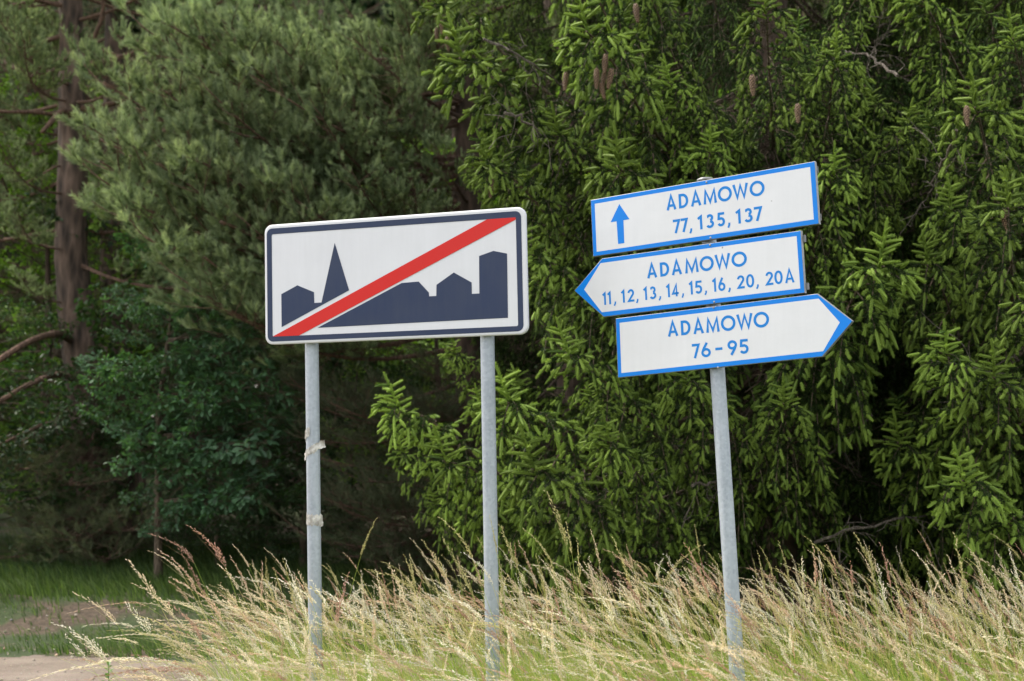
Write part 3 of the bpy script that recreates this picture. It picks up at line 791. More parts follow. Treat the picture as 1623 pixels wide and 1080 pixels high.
spC, axC = spruce_tree(905, 10.9, 12, 2.0, 'spruce half hidden between the pine and the cone bearing spruce', 13, z0=1.0, dz=.24, tips=[(640, 720, 9.6, 1), (720, 560, 9.2, 2), (690, 800, 9.4, 4), (760, 640, 9.0, 0)], r0=.17, keep=lambda tp: to_px(tp)[0] > 700 or tp[2] > 6)
spD, axD = spruce_tree(1480, 12.2, 12.5, 2.2, 'rear spruce closing the dark gap between the two front spruces', 14, z0=.9, dz=.26, r0=.18)


# cones
def cone_mesh():
    ac = Acc(); r = rs(3); Lc = .125
    f = lambda t: .002 + .0165 * math.sin(math.pi * min(1, (t * .9 + .09) ** .75)) ** .75
    pts = np.array([[0, 0, -Lc * t] for t in np.linspace(0, 1, 9)]); ac.add(tube(pts, [f(t) * .72 for t in np.linspace(0, 1, 9)], 8), (.22, .2, .2))  # dark core tint: dark scale bases plus shade in the gaps
    tr = []
    for i in range(72):
        t = .03 + .95 * i / 72; a = i * 2.399; R = f(t); ca, sa = math.cos(a), math.sin(a)
        rad = np.array([ca, sa, 0]); tg = np.array([-sa, ca, 0]); c = np.array([0, 0, -Lc * t])
        b = c + rad * R * .75; w = .0078; e = c + rad * (R + .0060) + np.array([0, 0, -.011]); u = c + np.array([0, 0, .002]) + rad * R * .8
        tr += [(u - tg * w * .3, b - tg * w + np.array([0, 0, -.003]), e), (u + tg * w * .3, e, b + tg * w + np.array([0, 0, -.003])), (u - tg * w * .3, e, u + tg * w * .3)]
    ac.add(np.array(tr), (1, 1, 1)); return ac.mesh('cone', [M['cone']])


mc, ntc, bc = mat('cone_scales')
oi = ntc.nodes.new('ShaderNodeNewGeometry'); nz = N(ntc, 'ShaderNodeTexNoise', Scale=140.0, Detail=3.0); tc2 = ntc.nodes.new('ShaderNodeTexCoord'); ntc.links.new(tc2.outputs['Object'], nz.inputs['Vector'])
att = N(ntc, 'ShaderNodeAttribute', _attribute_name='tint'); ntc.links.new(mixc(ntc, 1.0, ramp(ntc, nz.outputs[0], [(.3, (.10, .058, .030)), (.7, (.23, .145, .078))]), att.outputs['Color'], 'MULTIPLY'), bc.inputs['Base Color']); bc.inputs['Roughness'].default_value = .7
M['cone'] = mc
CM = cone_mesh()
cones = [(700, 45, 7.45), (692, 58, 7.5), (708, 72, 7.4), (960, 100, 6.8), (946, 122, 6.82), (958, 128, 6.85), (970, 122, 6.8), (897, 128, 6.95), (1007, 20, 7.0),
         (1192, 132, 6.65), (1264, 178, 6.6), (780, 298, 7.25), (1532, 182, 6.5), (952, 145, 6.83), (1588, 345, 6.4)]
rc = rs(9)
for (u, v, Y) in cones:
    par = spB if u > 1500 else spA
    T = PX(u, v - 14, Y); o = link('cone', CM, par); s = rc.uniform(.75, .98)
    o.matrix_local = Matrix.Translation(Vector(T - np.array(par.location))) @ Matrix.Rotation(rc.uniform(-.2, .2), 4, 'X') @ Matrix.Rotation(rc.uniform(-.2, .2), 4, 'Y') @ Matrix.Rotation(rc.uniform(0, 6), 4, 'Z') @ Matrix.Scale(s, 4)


# bare grey branches showing between the boughs
def bare_branch(parent, path, ra, rb, seed, twigs=14, material='twig'):
    r = rs(seed); root = np.array(parent.location); q = np.array([PX(*w) for w in path]); s_ = np.linspace(0, len(q) - 1, 16)
    Q = np.stack([np.interp(s_, np.arange(len(q)), q[:, k]) for k in range(3)], 1) + r.normal(size=(16, 3)) * .008
    ac = Acc(); ac.add(tube(Q - root, np.linspace(ra, rb, 16), 6, rough=.1, rng=r), (1, 1, 1)); D0, D1 = [], []
    for j in range(twigs):
        k = r.randint(2, 15); P = Q[k] - root; d = unit(r.normal(size=3) + np.array([0, 0, -.5])); l = r.uniform(.12, .4)
        for kk in range(5):
            E_ = P + d * l / 5; D0.append(P); D1.append(E_); P = E_; d = unit(d + r.normal(size=3) * .3 + np.array([0, 0, -.12]))
            if r.rand() < .6: D0.append(P); D1.append(P + unit(d + r.normal(size=3) * .8) * l * .25)
    ac.add(bulk_sticks(np.array(D0), np.array(D1), .0026), (1, 1, 1)); link('bare_branch', ac.mesh('bare_branch', [M[material]]), parent)


M['grey_twig'] = bark_mat('grey_twig_bark', (.07, .056, .045), (.19, .16, .13), 60)
for i, (par, path) in enumerate([(spA, [(770, 60, 7.3), (805, 78, 7.35), (850, 102, 7.5), (890, 135, 7.8), (960, 170, 8.6)]), (spA, [(800, 178, 7.2), (828, 186, 7.25), (850, 205, 7.3), (880, 235, 7.5), (915, 250, 7.8), (990, 265, 8.4)]),
        (spB, [(1515, 205, 6.7), (1500, 250, 6.9), (1480, 290, 7.2), (1460, 330, 7.6)]), (spA, [(1095, 770, 7.3), (1150, 760, 7.7), (1210, 765, 8.4)]), (spB, [(1380, 660, 7.8), (1330, 700, 8.0), (1280, 770, 8.3)]),
        (spB, [(1290, 860, 7.6), (1370, 835, 7.4), (1450, 820, 7.6), (1560, 790, 8.2)]), (spA, [(860, 752, 7.2), (905, 760, 7.4), (980, 750, 7.9), (1090, 740, 8.6)]), (spB, [(1530, 578, 6.6), (1560, 590, 6.9), (1620, 600, 7.6)]),
        (spA, [(1420, 120, 7.2), (1380, 90, 7.6), (1330, 80, 8.2)])]):
    bare_branch(par, path, .010, .004, 900 + i, 16, 'grey_twig')


# ------------------------------------------------------------------ the pines
def pine_tree(trunk_px, rads, label, seed, tips=(), crown=(3.2, 11, 2.6, 46), H=12, group='pines at the forest edge', limbs=(), vs=None, side=None):
    r = rs(seed)
    pts = [PX(*q) for q in trunk_px]; g = float(ghe(pts[-1][0], pts[-1][1])); b = pts[-1].copy(); b[2] = g - .1
    pts = pts[:-1] + [b]; pts = pts[::-1]; top = pts[-1] + (pts[-1] - pts[-2]) / max(.1, (pts[-1][2] - pts[-2][2])) * (H - pts[-1][2]) * .6
    top[2] = H; pts.append(top); root = np.array([b[0], b[1], g])
    t = tag(empty('pine_tree', root), label, 'tree', group)
    zz = np.array([q[2] for q in pts]); PP = np.array(pts)
    ax = lambda z: np.array([np.interp(z, zz, PP[:, 0]), np.interp(z, zz, PP[:, 1]), z])
    link('trunk', trunk_mesh(pts, list(rads) + [.03], M['pine_bark'], root, seed, 22), t)
    V = vs or PIN
    for (u, v, Y, k, *zb) in tips:
        T = PX(u, v, Y); z = zb[0] if zb else T[2] - .25
        place(t, V[k % len(V)], ax(z), T, r.uniform(-.3, .3))
    z0, z1, R, n = crown
    for i in range(n):
        z = z0 + (z1 - z0) * (i + r.rand()) / n; a = i * 2.4 + r.uniform(-.4, .4); l = R * r.uniform(.6, 1.05) * min(1, (H + 1 - z) / 3.5)
        if side is not None and not side(a, z): continue
        P = ax(z); T = P + np.array([math.cos(a) * l, math.sin(a) * l, r.uniform(-.15, .5) * l]); place(t, V[r.randint(len(V))], P, T, r.uniform(-.3, .3))
    for (path, r_a, r_b) in limbs:
        q = np.array([PX(*w) for w in path]); s = np.linspace(0, len(q) - 1, 14)
        # smooth
        Q = np.stack([np.interp(s, np.arange(len(q)), q[:, k]) for k in range(3)], 1)
        for _ in range(2): Q[1:-1] = (Q[:-2] + 2 * Q[1:-1] + Q[2:]) / 4
        ac = Acc(); ac.add(tube(Q - root, np.linspace(r_a, r_b, 14), 8, rough=.06, rng=r), (1, 1, 1)); link('limb', ac.mesh('limb', [M['pine_limb']], True), t)
    return t, ax


YA = 14.2
limbsA = [([(112, 540, YA - .1), (92, 527, YA - 1.0), (45, 540, YA - 1.5), (-30, 590, YA - 1.9)], .045, .03),
          ([(122, 605, YA - .1), (98, 591, YA - 1.0), (50, 606, YA - 1.6), (-40, 660, YA - 2.0)], .04, .024),
          ([(120, 670, YA), (80, 668, YA - 1.2), (30, 690, YA - 1.8), (-20, 715, YA - 2)], .024, .014),
          ([(125, 645, YA), (60, 655, YA + .3), (0, 700, YA + .4)], .02, .01),
          ([(120, 190, YA), (100, 172, YA - .3), (80, 195, YA - .5), (66, 210, YA - .6)], .045, .02),
          ([(110, 185, YA), (60, 178, YA - .3), (0, 178, YA - .6), (-40, 170, YA - .8)], .03, .015),
          ([(118, 112, YA), (100, 90, YA - .2), (70, 105, YA - .4), (45, 125, YA - .6)], .03, .012),
          ([(108, 265, YA), (90, 262, YA - .2), (55, 285, YA - .4), (35, 290, YA - .5)], .018, .008),
          ([(130, 100, YA), (150, 60, YA - .3), (165, 20, YA - .4), (160, -30, YA - .5)], .03, .02),
          ([(120, 175, YA), (165, 168, YA - .2), (215, 155, YA - .5)], .05, .02)]
pA, axPA = pine_tree([(112, -40, YA), (114, 120, YA), (116, 250, YA), (112, 400, YA), (122, 520, YA), (140, 640, YA), (152, 800, YA), (158, 940, YA)], [.27, .24, .225, .21, .185, .17, .15, .13],
    'reddish pine trunk at the far left with curved bare limbs', 21, crown=(3.6, 12, 2.8, 74), H=12.5, limbs=limbsA, side=lambda a, z: z > 6.6 or math.sin(a) > .1 or abs(math.cos(a)) > .75,
    tips=[(30, 60, 12.6, 0), (-10, 20, 12.4, 1), (0, 230, 12.8, 2), (20, 330, 12.9, 3), (210, 60, 12.6, 1), (30, 430, 13.2, 2), (-30, 480, 13.6, 0)])
pA2, _ = pine_tree([(185, 100, 15.5), (182, 400, 15.5), (188, 700, 15.5), (192, 930, 15.5)], [.24, .21, .18, .16], 'dim second pine trunk just right of the reddish one', 22, crown=(4.5, 12, 2.4, 30), H=12.5)

limbsB = [([(640, 60, 12.0), (620, 210, 11.9)], .04, .03),
          ([(470, 390, 11.0), (415, 380, 10.75), (375, 362, 10.5), (350, 352, 10.3)], .026, .016),
          ([(520, 465, 11.2), (410, 456, 10.7), (365, 440, 10.5), (320, 405, 10.3)], .017, .009),
          ([(600, 240, 11.5), (450, 222, 11.0), (395, 218, 10.6), (365, 208, 10.5)], .016, .009),
          ([(360, 232, 12.0), (290, 236, 11.8), (245, 228, 11.6)], .04, .03)]
tipsP = [(165, 130, 10.6, 0), (160, 225, 10.5, 1), (158, 262, 10.4, 2), (222, 45, 10.8, 3), (270, 40, 10.6, 1), (160, 280, 10.5, 3), (345, 20, 10.6, 2), (370, 60, 10.4, 0), (225, 330, 10.5, 1), (175, 330, 10.6, 2),
         (225, 375, 10.3, 0), (285, 430, 10.3, 3), (300, 300, 10.2, 2), (330, 150, 10.2, 3), (400, 120, 10.2, 1), (450, 60, 10.3, 0), (260, 150, 10.4, 2), (420, 280, 10.2, 1), (350, 480, 10.5, 2), (500, 180, 10.3, 3), (560, 60, 10.4, 1),
         (560, 270, 10.4, 0), (480, 330, 10.3, 2), (300, 240, 10.2, 1), (620, 150, 10.5, 2), (650, 300, 10.6, 3), (690, 230, 10.8, 1), (640, 20, 10.6, 0), (390, 340, 10.2, 3), (250, 260, 10.3, 0), (200, 210, 10.5, 3), (440, 420, 10.4, 0), (690, 60, 10.9, 2)]
pB, axPB = pine_tree([(740, -60, 12.2), (742, 300, 12.2), (745, 600, 12.2), (748, 930, 12.2)], [.17, .15, .14, .12], 'bushy pale green pine behind the skyline sign', 23, tips=tipsP, crown=(5.2, 12, 2.6, 50), H=12.5, limbs=limbsB)
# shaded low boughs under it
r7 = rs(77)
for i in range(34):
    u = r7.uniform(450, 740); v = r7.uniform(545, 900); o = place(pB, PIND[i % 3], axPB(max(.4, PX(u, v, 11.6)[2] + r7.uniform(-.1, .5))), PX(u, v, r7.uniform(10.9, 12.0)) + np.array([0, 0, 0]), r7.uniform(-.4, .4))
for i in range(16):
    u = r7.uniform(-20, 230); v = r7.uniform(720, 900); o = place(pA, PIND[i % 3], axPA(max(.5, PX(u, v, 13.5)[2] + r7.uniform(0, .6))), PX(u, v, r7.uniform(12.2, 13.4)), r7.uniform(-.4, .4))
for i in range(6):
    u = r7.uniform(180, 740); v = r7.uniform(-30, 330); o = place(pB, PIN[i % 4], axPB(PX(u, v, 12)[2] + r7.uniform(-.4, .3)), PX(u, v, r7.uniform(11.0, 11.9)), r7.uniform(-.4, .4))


# ------------------------------------------------------------------ young oak and shrubs
def bush(name, label, cat, base, V, n, R, H, seed, low=.3, group=None, px_box=None, stem_r=.035, nm='leafy_branch'):
    r = rs(seed); g = float(ghe(base[0], base[1])); root = np.array([base[0], base[1], g])
    t = tag(empty(name, root), label, cat, group)
    link('trunk', trunk_mesh([root - [0, 0, .1], root + [r.uniform(-.1, .1), 0, H * .5], root + [r.uniform(-.15, .15), 0, H * .97]], [stem_r, stem_r * .7, .008], M['twig'] if stem_r < .05 else M['spruce_bark'], root, seed, 8), t)
    for i in range(n):
        z = low + (H - low) * (i + r.rand()) / n; a = i * 2.4 + r.uniform(-.5, .5); pr = math.sin(math.pi * min(1, .18 + .82 * (z - low) / (H - low) * .9)) ** .6; l = R * pr * r.uniform(.6, 1.05)
        P = root + np.array([0, 0, z]); T = P + np.array([math.cos(a) * l, math.sin(a) * l, r.uniform(-.05, .45) * l]); place(t, V[r.randint(len(V))], P, T, r.uniform(-.6, .6), nm)
    return t


ob = PX(252, 900, 12.0); oak = bush('young_oak', 'young oak with blue-green lobed leaves and thin stem left of the signs', 'tree', ob, OAKB, 24, .9, 3.4, 31, low=1.2, stem_r=.04)
r8 = rs(88)
for i, (u, v, Y) in enumerate([(150, 600, 11.3), (180, 570, 11.2), (150, 650, 11.5), (330, 490, 11.1), (400, 530, 11.2), (420, 600, 11.1), (410, 700, 11.0), (400, 780, 11.0), (385, 795, 11.1), (340, 740, 11.0), (300, 700, 11.0), (250, 640, 11.1), (200, 740, 11.2), (210, 780, 11.3), (270, 560, 11.1),
                              (230, 500, 11.3), (350, 640, 11.0), (360, 560, 11.1), (300, 800, 11.2), (240, 845, 11.4), (290, 480, 11.4), (310, 620, 11.0), (180, 680, 11.3), (420, 660, 11.2), (230, 700, 11.1)]):
    T = PX(u, v, Y); place(oak, OAKB[i % 4], np.array([ob[0] + .02, ob[1], max(.8, T[2] - r8.uniform(-.1, .4))]), T, r8.uniform(-.5, .5), 'leafy_branch')

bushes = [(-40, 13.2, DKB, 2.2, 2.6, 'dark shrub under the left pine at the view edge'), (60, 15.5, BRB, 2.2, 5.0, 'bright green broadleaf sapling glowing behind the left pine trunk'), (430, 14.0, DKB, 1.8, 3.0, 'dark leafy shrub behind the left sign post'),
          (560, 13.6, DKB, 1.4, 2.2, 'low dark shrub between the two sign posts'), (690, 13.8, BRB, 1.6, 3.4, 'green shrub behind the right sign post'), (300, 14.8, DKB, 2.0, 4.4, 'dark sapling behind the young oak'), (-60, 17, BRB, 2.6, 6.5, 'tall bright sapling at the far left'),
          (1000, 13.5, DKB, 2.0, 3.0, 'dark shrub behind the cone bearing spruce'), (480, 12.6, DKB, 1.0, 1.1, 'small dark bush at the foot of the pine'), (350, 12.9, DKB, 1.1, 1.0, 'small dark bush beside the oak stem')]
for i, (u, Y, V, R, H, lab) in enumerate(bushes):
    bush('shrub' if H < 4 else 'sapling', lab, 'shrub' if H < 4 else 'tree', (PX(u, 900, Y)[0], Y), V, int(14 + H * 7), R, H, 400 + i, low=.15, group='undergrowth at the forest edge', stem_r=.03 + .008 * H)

# ------------------------------------------------------------------ forest behind
r9 = rs(99)
spots = []
tries = 0
while len(spots) < 34 and tries < 4000:
    tries += 1; Y = r9.uniform(15.5, 31); x = r9.uniform(-.62, .55) * Y
    if all((x - a) ** 2 + (Y - b) ** 2 > 2.2 ** 2 for a, b in spots): spots.append((x, Y))
spots.sort(key=lambda q: q[1]); FOR = {}
for i, (x, Y) in enumerate(spots):
    kind = r9.choice(3, p=[.4, .25, .35]); u = to_px((x, Y, 2))[0]
    side = 'left' if u < 500 else ('middle' if u < 1000 else 'right')
    g = float(ghe(x, Y)); root = np.array([x, Y, g]); H = r9.uniform(11, 15)
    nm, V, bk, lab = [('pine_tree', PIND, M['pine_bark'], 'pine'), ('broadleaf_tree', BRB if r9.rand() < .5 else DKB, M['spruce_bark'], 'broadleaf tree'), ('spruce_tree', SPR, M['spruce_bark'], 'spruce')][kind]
    t = tag(empty(nm, root), 'x', 'tree', 'forest %ss behind the front row' % lab); FOR.setdefault(lab, []).append((u, t))
    lean = r9.uniform(-.5, .5, 2); ax = lambda z: root + np.array([lean[0] * z / H, lean[1] * z / H, z])
    link('trunk', trunk_mesh([ax(-.1), ax(H * .5), ax(H)], [r9.uniform(.14, .24), .12, .03], bk, root, 500 + i, 10), t)
    n = 44 if kind != 2 else 60; z0 = .8 if kind != 0 else r9.uniform(1.0, 3.0)
    for j in range(n):
        z = z0 + (H - z0) * (j + r9.rand()) / n; a = j * 2.4 + r9.uniform(-.5, .5); l = r9.uniform(1.7, 3.0) * min(1, (H + .5 - z) / 4)
        P = ax(z); T = P + np.array([math.cos(a) * l, math.sin(a) * l, (r9.uniform(-.2, .05) if kind == 2 else r9.uniform(-.1, .4)) * l]); place(t, V[r9.randint(len(V))], P, T, r9.uniform(-.4, .4), 'bough')

ORD = 'leftmost,second from the left,third from the left,fourth from the left,fifth from the left,sixth from the left,seventh from the left,eighth from the left,ninth from the left,tenth from the left,eleventh from the left,twelfth from the left,thirteenth from the left,fourteenth from the left,fifteenth from the left,sixteenth from the left,seventeenth from the left,eighteenth from the left'.split(',')
for lab, L_ in FOR.items():
    for k, (u, t) in enumerate(sorted(L_, key=lambda q: q[0])):
        t['label'] = '%s of the shaded forest %ss behind the front row' % ('rightmost' if k == len(L_) - 1 else ORD[k], lab)

# far wood: one uncountable mass
rf = rs(7); nW = 75000
ang = rf.uniform(-.95, .95, nW); Yw = rf.uniform(33, 44, nW); P = np.stack([Yw * np.tan(ang * .8), Yw, rf.uniform(.3, 24, nW) ** 1.0], 1)
d = unit(rf.normal(size=(nW, 3))); u_ = unit(np.cross(d, rf.normal(size=(nW, 3)))); s_ = rf.uniform(.3, .65, (nW, 1))
ac = Acc(); cc = jit((.03, .06, .022), nW, rf, .3)
ac.add(np.stack([P - d * s_, P + u_ * s_ * .6, P + d * s_], 1), cc); ac.add(np.stack([P - d * s_, P + d * s_, P - u_ * s_ * .5], 1), cc)
tag(link('distant_woods', ac.mesh('distant_woods', [M['leaf']])), 'dark far mass of forest behind the trees', 'woods', kind='stuff')


# ------------------------------------------------------------------ meadow grass
def blades(n, xr, yr, hmin, hmax, w, lean, col, col2, seed, mask=None, segs=3, lean_dir=(-1, .1)):
    r = rs(seed); x = r.uniform(*xr, n); y = r.uniform(*yr, n)
    if mask is not None: k = mask(x, y, r); x, y = x[k], y[k]
    n = len(x); z = ghe(x, y); h = r.uniform(hmin, hmax, n); a = r.uniform(0, 6.283, n); L = lean * r.uniform(.2, 1.3, n) * h
    dx = (np.cos(a) * .5 + lean_dir[0]) * L; dy = (np.sin(a) * .5 + lean_dir[1]) * L
    fa = r.uniform(0, 3.14, n); wx = np.cos(fa) * w; wy = np.sin(fa) * w
    mv = r.rand(n)[:, None]; c = np.array(col) * (1 - mv) + np.array(col2) * mv; c *= (1 + .12 * r.normal(size=(n, 1))).clip(.6, 1.4)
    out = []; 
    def pt(u, s): 
        k = (1 - u ** 1.5)
        return np.stack([x + dx * u ** 2 + s * wx * k, y + dy * u ** 2 + s * wy * k, z + h * (u - .18 * lean * u ** 2)], 1)
    T = []; Cc = []
    for k in range(segs):
        u0, u1 = k / segs, (k + 1) / segs
        T.append(np.stack([pt(u0, -1), pt(u0, 1), pt(u1, 1)], 1)); Cc.append(c)
        if k < segs - 1: T.append(np.stack([pt(u0, -1), pt(u1, 1), pt(u1, -1)], 1)); Cc.append(c)
    return np.concatenate(T), np.concatenate(Cc)


def field_mask(x, y, r):
    left = -1.10 * y / 5 + .10 * np.sin(y * 5)
    return (x > left + r.exponential(.10, len(x)) - .12) & (x < 3.9)


def left_edge(y): return -1.10 * y / 5


ac = Acc()
t, c = blades(15000, (-2.2, 4.2), (3.1, 6.9), .30, .72, .0030, .35, (.25, .41, .055), (.44, .55, .13), 601, field_mask); ac.add(t, c)
t, c = blades(7000, (-2.2, 4.2), (3.1, 6.9), .42, .80, .0016, .34, (.44, .45, .18), (.62, .56, .34), 602, field_mask); ac.add(t, c)
t, c = blades(2600, (-2.2, 4.2), (3.3, 5.2), .55, .86, .0042, .6, (.22, .36, .06), (.40, .50, .15), 608, field_mask); ac.add(t, c)
t, c = blades(9000, (-2.2, 4.2), (3.3, 5.0), .50, .90, .0011, .45, (.50, .50, .26), (.70, .64, .44), 609, field_mask); ac.add(t, c)
tag(link('meadow_grass', ac.mesh('meadow_grass', [M['grass']])), 'green and straw coloured blades of tall verge grass below the signs', 'grass', kind='stuff')


def panicle(seed, L, open_):
    """seed head along +z, returns triangles for stems and spikelets"""
    r = rs(seed); st0, st1, sp_, sd_ = [], [], [], []
    nn = int(L / .011); 
    for i in range(nn):
        z = L * i / nn; t = i / nn; l = (L * .30 * open_) * (1 - t) ** .8 * r.uniform(.5, 1.1) + .006
        for q in range(2 if t < .5 else 1):
            a = r.uniform(0, 6.283); d = unit(np.array([math.cos(a) * .42 * open_, math.sin(a) * .42 * open_, 1.0])); B = np.array([0, 0, z]); E_ = B + d * l; st0.append(B); st1.append(E_)
            m = 1 + int(l / .010)
            for j in range(m):
                u = (j + 1) / m; sp_.append(B + d * l * u + r.normal(size=3) * .0012); sd_.append(unit(d + r.normal(size=3) * .32))
    sp_ = np.array(sp_); sd_ = np.array(sd_); sl = r.uniform(.008, .0135, (len(sp_), 1)); sw = .0021
    tr = []
    for k in range(2):
        s = unit(np.cross(sd_, r.normal(size=sd_.shape))) * sw; m_ = sp_ + sd_ * sl * .4
        tr.append(np.stack([sp_, m_ + s, sp_ + sd_ * sl], 1)); tr.append(np.stack([sp_, sp_ + sd_ * sl, m_ - s], 1))
    st0 = np.array(st0); st1 = np.array(st1); s = np.tile([[.0005, .0003, 0]], (len(st0), 1))
    stt = np.concatenate([np.stack([st0 - s, st0 + s, st1], 1), np.array([[[-.0007, 0, 0], [.0007, 0, 0], [0, 0, L]], [[0, -.0007, 0], [0, .0007, 0], [0, 0, L]]])])
    return np.concatenate(tr), stt


PAN = [panicle(700 + i, L, o) for i, (L, o) in enumerate([(.20, .75), (.17, .6), (.22, .6), (.15, .45), (.19, .35), (.13, .3), (.18, 1.0), (.12, .7), (.21, .45)])]
HC = [(.74, .65, .50), (.78, .72, .58), (.66, .50, .38), (.50, .32, .25), (.56, .52, .27), (.80, .77, .68)]


def stalks(spec, seed, name, label, hs=1.0):
    r = rs(seed); ah = Acc(); T = []; Cs = []; Th = []; Ch = []
    for (x, y, h, lx, ly, v, ci) in spec:
        z0 = float(ghe(x, y)); tri, stt = PAN[v]; n = 7
        u = np.linspace(0, 1, n); bx = lx * u ** 2.2; by = ly * u ** 2.2; bz = h * (u - .16 * (abs(lx) / h) * u ** 2)
        P = np.stack([x + bx, y + by, z0 + bz], 1); hw = np.linspace(.0013, .0007, n)[:, None]
        for ax_ in (np.array([1., 0, 0]), np.array([.2, 1, 0])):
            A = P[:-1] - ax_ * hw[:-1]; B = P[:-1] + ax_ * hw[:-1]; Cc = P[1:] + ax_ * hw[1:]; Dd = P[1:] - ax_ * hw[1:]
            T.append(np.concatenate([np.stack([A, B, Cc], 1), np.stack([A, Cc, Dd], 1)])); 
            if ax_[1] == 0: pass
            g = np.array([(.36, .42, .12), (.55, .48, .22), (.28, .38, .09)][(ci + v) % 3]); Cs.append(np.tile(g, (2 * (n - 1), 1)))
        d = unit(P[-1] - P[-2]); k = np.array([0, 0, 1.]); 
        # bend of the head continues the stalk's curve
        q = tri.reshape(-1, 3); q2 = stt.reshape(-1, 3)
        s = r.uniform(.80, 1.2) * hs; xa = unit(np.cross(np.array([0, 1., .1]), d)); ya = np.cross(d, xa); a = r.uniform(0, 6.28); ca, sa = math.cos(a), math.sin(a)
        lean = np.array([math.copysign(1, lx) if lx else -1, 0, -.5]) * (1.2 + 5.0 * r.rand() ** 1.7)
        def tf(q):
            X = q[:, 0] * ca - q[:, 1] * sa; Yy = q[:, 0] * sa + q[:, 1] * ca
            return P[-1] + s * (X[:, None] * xa + Yy[:, None] * ya + q[:, 2:3] * d + (q[:, 2:3] ** 2) * lean * abs(lx) / max(h, .1) * 2.0)
        Th.append(tf(q).reshape(-1, 3, 3)); c = np.array(HC[ci]) * r.uniform(.8, 1.2); Ch.append(c[None] * (1 + .15 * r.normal(size=(len(tri), 1))).clip(.5, 1.5))
        T.append(tf(q2).reshape(-1, 3, 3)); Cs.append(np.tile(np.array(HC[ci]) * .75, (len(stt), 1)))
    ah.add(np.concatenate(T), np.concatenate(Cs), 0); ah.add(np.concatenate(Th), np.concatenate(Ch), 1)
    tag(link(name, ah.mesh(name, [M['grass'], M['straw']])), label, 'grass', kind='stuff')


r10 = rs(610); spec = []
while len(spec) < 3200:
    y = 3.2 + 3.4 * r10.rand() ** .85; x = r10.uniform(-2.0, 4.0)
    le = left_edge(y)
    if x < le + .05: continue
    e = min(1, (x - le) / .7)
    h = r10.normal(.725, .10) + .11 * np.clip(5.0 - y, 0, 1) * (.80 + .20 * e)
    if y > 5.9: h *= .96
    wind = .38 * (1 - .45 * np.clip((x + 1) / 3.5, 0, 1))
    spec.append((x, y, min(h, 1.08), -wind * h * r10.normal(.85, .5) * (1.35 if y < 4.7 else 1.0), r10.normal(0, .10), r10.randint(9), r10.choice(6, p=[.26, .24, .12, .08, .15, .15])))
for q in range(170):
    y = r10.uniform(4.0, 6.2); x = left_edge(y) + .25 + r10.rand() * 5
    spec.append((x, y, r10.uniform(.80, 1.02), -r10.uniform(.02, .30), r10.normal(0, .04), r10.choice([4, 5, 3, 8]), r10.choice([4, 2, 0, 4, 3])))
stalks(spec, 611, 'seeding_grass', 'mass of pale seed heads of tall grass bent leftward around the sign posts', .76)


def tall_to(u, v, Y, hl, vv, ci):
    """a stalk whose seed head ends near pixel (u,v)"""
    hl *= .62; T = PX(u, v, Y); L = [.20, .17, .22, .15, .19, .13, .18, .12, .21][vv]; h = T[2] - L * .85; lx = -hl * h
    return (T[0] - lx + L * .5 * hl, Y, h, lx, 0.0, vv, ci)


tall = []
for (u, v, hl, vv, ci) in [(300, 812, .36, 2, 3), (352, 828, .30, 0, 3), (388, 868, .30, 8, 2), (285, 845, .42, 4, 0), (240, 882, .42, 1, 0), (176, 906, .48, 2, 0), (155, 966, .5, 0, 5), (160, 985, .5, 6, 0), (135, 1028 - 40, .5, 1, 5), (305, 862, .3, 8, 2),
                           (268, 905, .4, 0, 0), (320, 880, .34, 4, 3), (435, 900, .2, 4, 4), (466, 905, .16, 8, 4), (405, 920, .26, 1, 0), (345, 905, .34, 2, 2), (230, 935, .44, 6, 5), (700, 845, .3, 0, 4), (741, 803, .28, 8, 4), (715, 878, .3, 2, 2),
                           (785, 820, .12, 4, 4), (815, 838, .25, 1, 4), (846, 872, .2, 8, 2), (872, 832, .22, 4, 4), (893, 797, .16, 2, 4), (905, 840, .1, 5, 4), (918, 868, .02, 4, 4), (945, 880, .3, 1, 0), (995, 875, .18, 8, 4), (1060, 845, -.25, 2, 4), (1090, 880, .3, 4, 2), (1117, 870, .2, 8, 3),
                           (1080, 895, .4, 1, 0), (1170, 900, .3, 2, 2), (1210, 885, .1, 4, 4), (1320, 860, .3, 4, 4), (1345, 875, .3, 8, 4), (1380, 848, .25, 1, 4), (1292, 895, .02, 3, 2), (1270, 902, .1, 5, 4), (1300, 912, .0, 3, 5), (1432, 925, .12, 4, 4), (1475, 905, .1, 5, 4), (1527, 882, .08, 8, 4), (1560, 892, .1, 4, 0), (1605, 875, .3, 2, 0),
                           (640, 905, .25, 1, 0), (560, 930, .35, 6, 5), (530, 925, .3, 4, 4), (590, 918, .4, 0, 5), (655, 885, .1, 3, 4), (740, 870, .3, 2, 4), (1010, 905, .3, 0, 3), (960, 905, .25, 6, 0), (1135, 885, .3, 4, 3), (1240, 925, .3, 0, 0), (1500, 920, .3, 0, 0), (1580, 915, .25, 6, 0)]:
    tall.append(tall_to(u, v, 4.3 + .9 * r10.rand(), hl, vv, ci))
stalks(tall, 612, 'tall_grass_stalks', 'tallest seed heads standing clear above the rest of the grass')

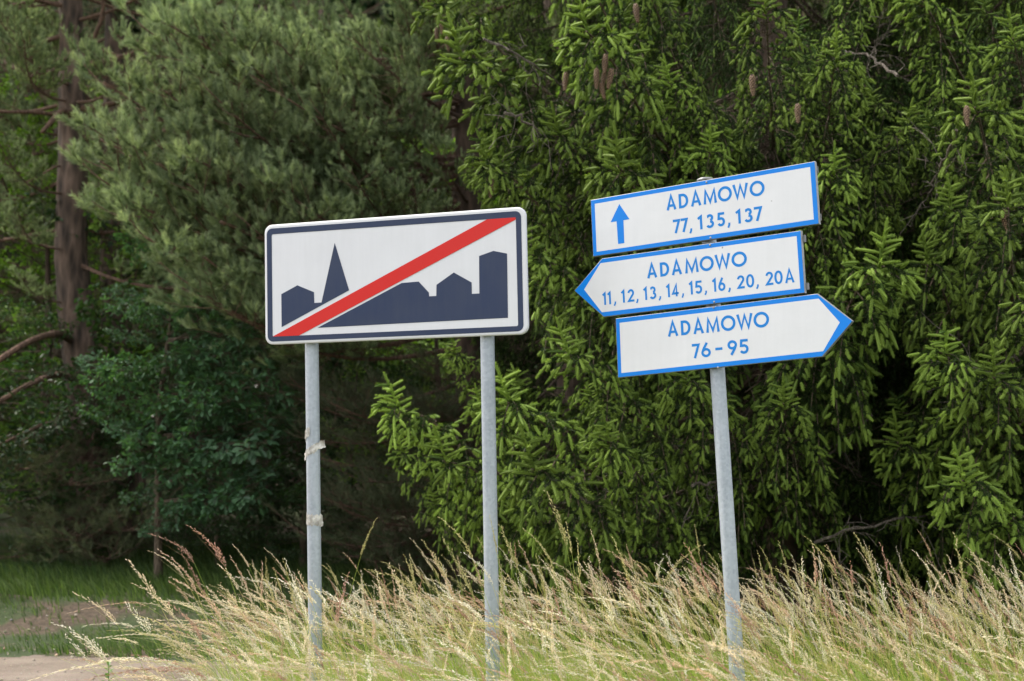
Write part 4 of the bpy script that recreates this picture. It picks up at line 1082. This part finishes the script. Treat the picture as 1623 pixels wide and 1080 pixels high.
# verge and forest edge grass across the road; rear blades tinted darker as shade
ac = Acc()
def vm(x, y, r):
    n = np.sin(x * 1.7 + 1) * np.sin(y * 2.3) + np.sin(x * .8 - y * 1.1); keep = r.rand(len(x)) < np.clip(.45 + .35 * n + np.clip((y - 10.7) * .7, 0, 1), .02, 1)
    return keep & (y > 10.25 + .2 * np.sin(x * 3))
t, c = blades(60000, (-9.5, 1.5), (9.6, 14.5), .06, .20, .005, .6, (.04, .085, .02), (.17, .24, .07), 603, vm); ac.add(t, c)
t, c = blades(26000, (-9.5, 1.0), (8.7, 10.9), .03, .12, .005, .7, (.045, .095, .025), (.17, .24, .08), 613, lambda x, y, r: (y > 8.85 + .1 * np.sin(x * 3)) & (r.rand(len(x)) < np.clip(.75 - 1.1 * np.exp(-((y - 10.0) / .42) ** 2) + .9 * np.sin(x * 2.1 + 1.5 * np.sin(y * 3)) * np.sin(y * 4 + x), .04, 1))); ac.add(t, c)
t, c = blades(9000, (-9.5, 2.5), (11.8, 14.8), .12, .30, .004, .35, (.03, .06, .016), (.06, .11, .03), 604, vm); ac.add(t, c)
t, c = blades(2500, (1.0, 6), (6.5, 9), .1, .4, .003, .3, (.04, .09, .02), (.10, .16, .04), 605); ac.add(t, c)
tag(link('verge_grass', ac.mesh('verge_grass', [M['grass']])), 'short green grass along the forest edge across the sandy road', 'grass', kind='stuff')

# needle litter and pebbles on the road and bank
rp = rs(620); n = 2600; x = rp.uniform(-8, 1.5, n); y = rp.uniform(5.5, 10.6, n); s = rp.uniform(.004, .016, n) * rp.uniform(.5, 1.2, n)
cen = np.stack([x, y, ghe(x, y) + .006 + s * .25], 1); oc = np.array([(1, 0, 0), (0, 1, 0), (-1, 0, 0), (0, -1, 0), (0, 0, .7), (0, 0, -.7)], float)
V_ = oc[None] * rp.uniform(.6, 1.2, (n, 6, 1)) * s[:, None, None] + cen[:, None]
fi = [(0, 1, 4), (1, 2, 4), (2, 3, 4), (3, 0, 4), (1, 0, 5), (2, 1, 5), (3, 2, 5), (0, 3, 5)]
ac = Acc(); cols = jit((.30, .25, .20), n, rp, .3)
for f in fi: ac.add(V_[:, list(f)], cols)
ms_, nts, bs = mat('pebble'); at_ = N(nts, 'ShaderNodeAttribute', _attribute_name='tint'); nts.links.new(at_.outputs['Color'], bs.inputs['Base Color']); bs.inputs['Roughness'].default_value = .9
tag(link('pebbles', ac.mesh('pebbles', [ms_])), 'scattered small pebbles on the sandy road', 'pebbles', kind='stuff')


# small leafy weed at the road side, lower left
def weed(u, v, Y, label, seed, H):
    T = PX(u, v, Y); r = rs(seed); root = np.array([T[0], Y, float(ghe(T[0], Y))]); H = T[2] - root[2]
    t = tag(empty('weed', root), label, 'weed')
    ac = Acc(); ac.add(tube([[0, 0, -.02], [.01, 0, H * .5], [0, 0, H]], [.004, .003, .0015], 5), (.10, .2, .05)); link('stem', ac.mesh('stem', [M['leaf']]), t)
    ac = Acc(); n = 42; z = np.linspace(.3, 1, n) * H; a = np.arange(n) * 2.4; d = unit(np.stack([np.cos(a), np.sin(a), np.full(n, .9)], 1)); P = np.stack([np.zeros(n), np.zeros(n), z], 1)
    nr = unit(np.stack([-np.cos(a), -np.sin(a), np.full(n, 1.2)], 1)); 
    for tt in leaf_tris(P, d, nr, np.linspace(.065, .03, n), 'plain'): ac.add(tt, jit((.12, .24, .06), n, r, .1))
    link('leaves', ac.mesh('leaves', [M['leaf']]), t)


weed(172, 1052, 5.2, 'small green leafy weed at the lower left beside the sandy road', 5, .6)
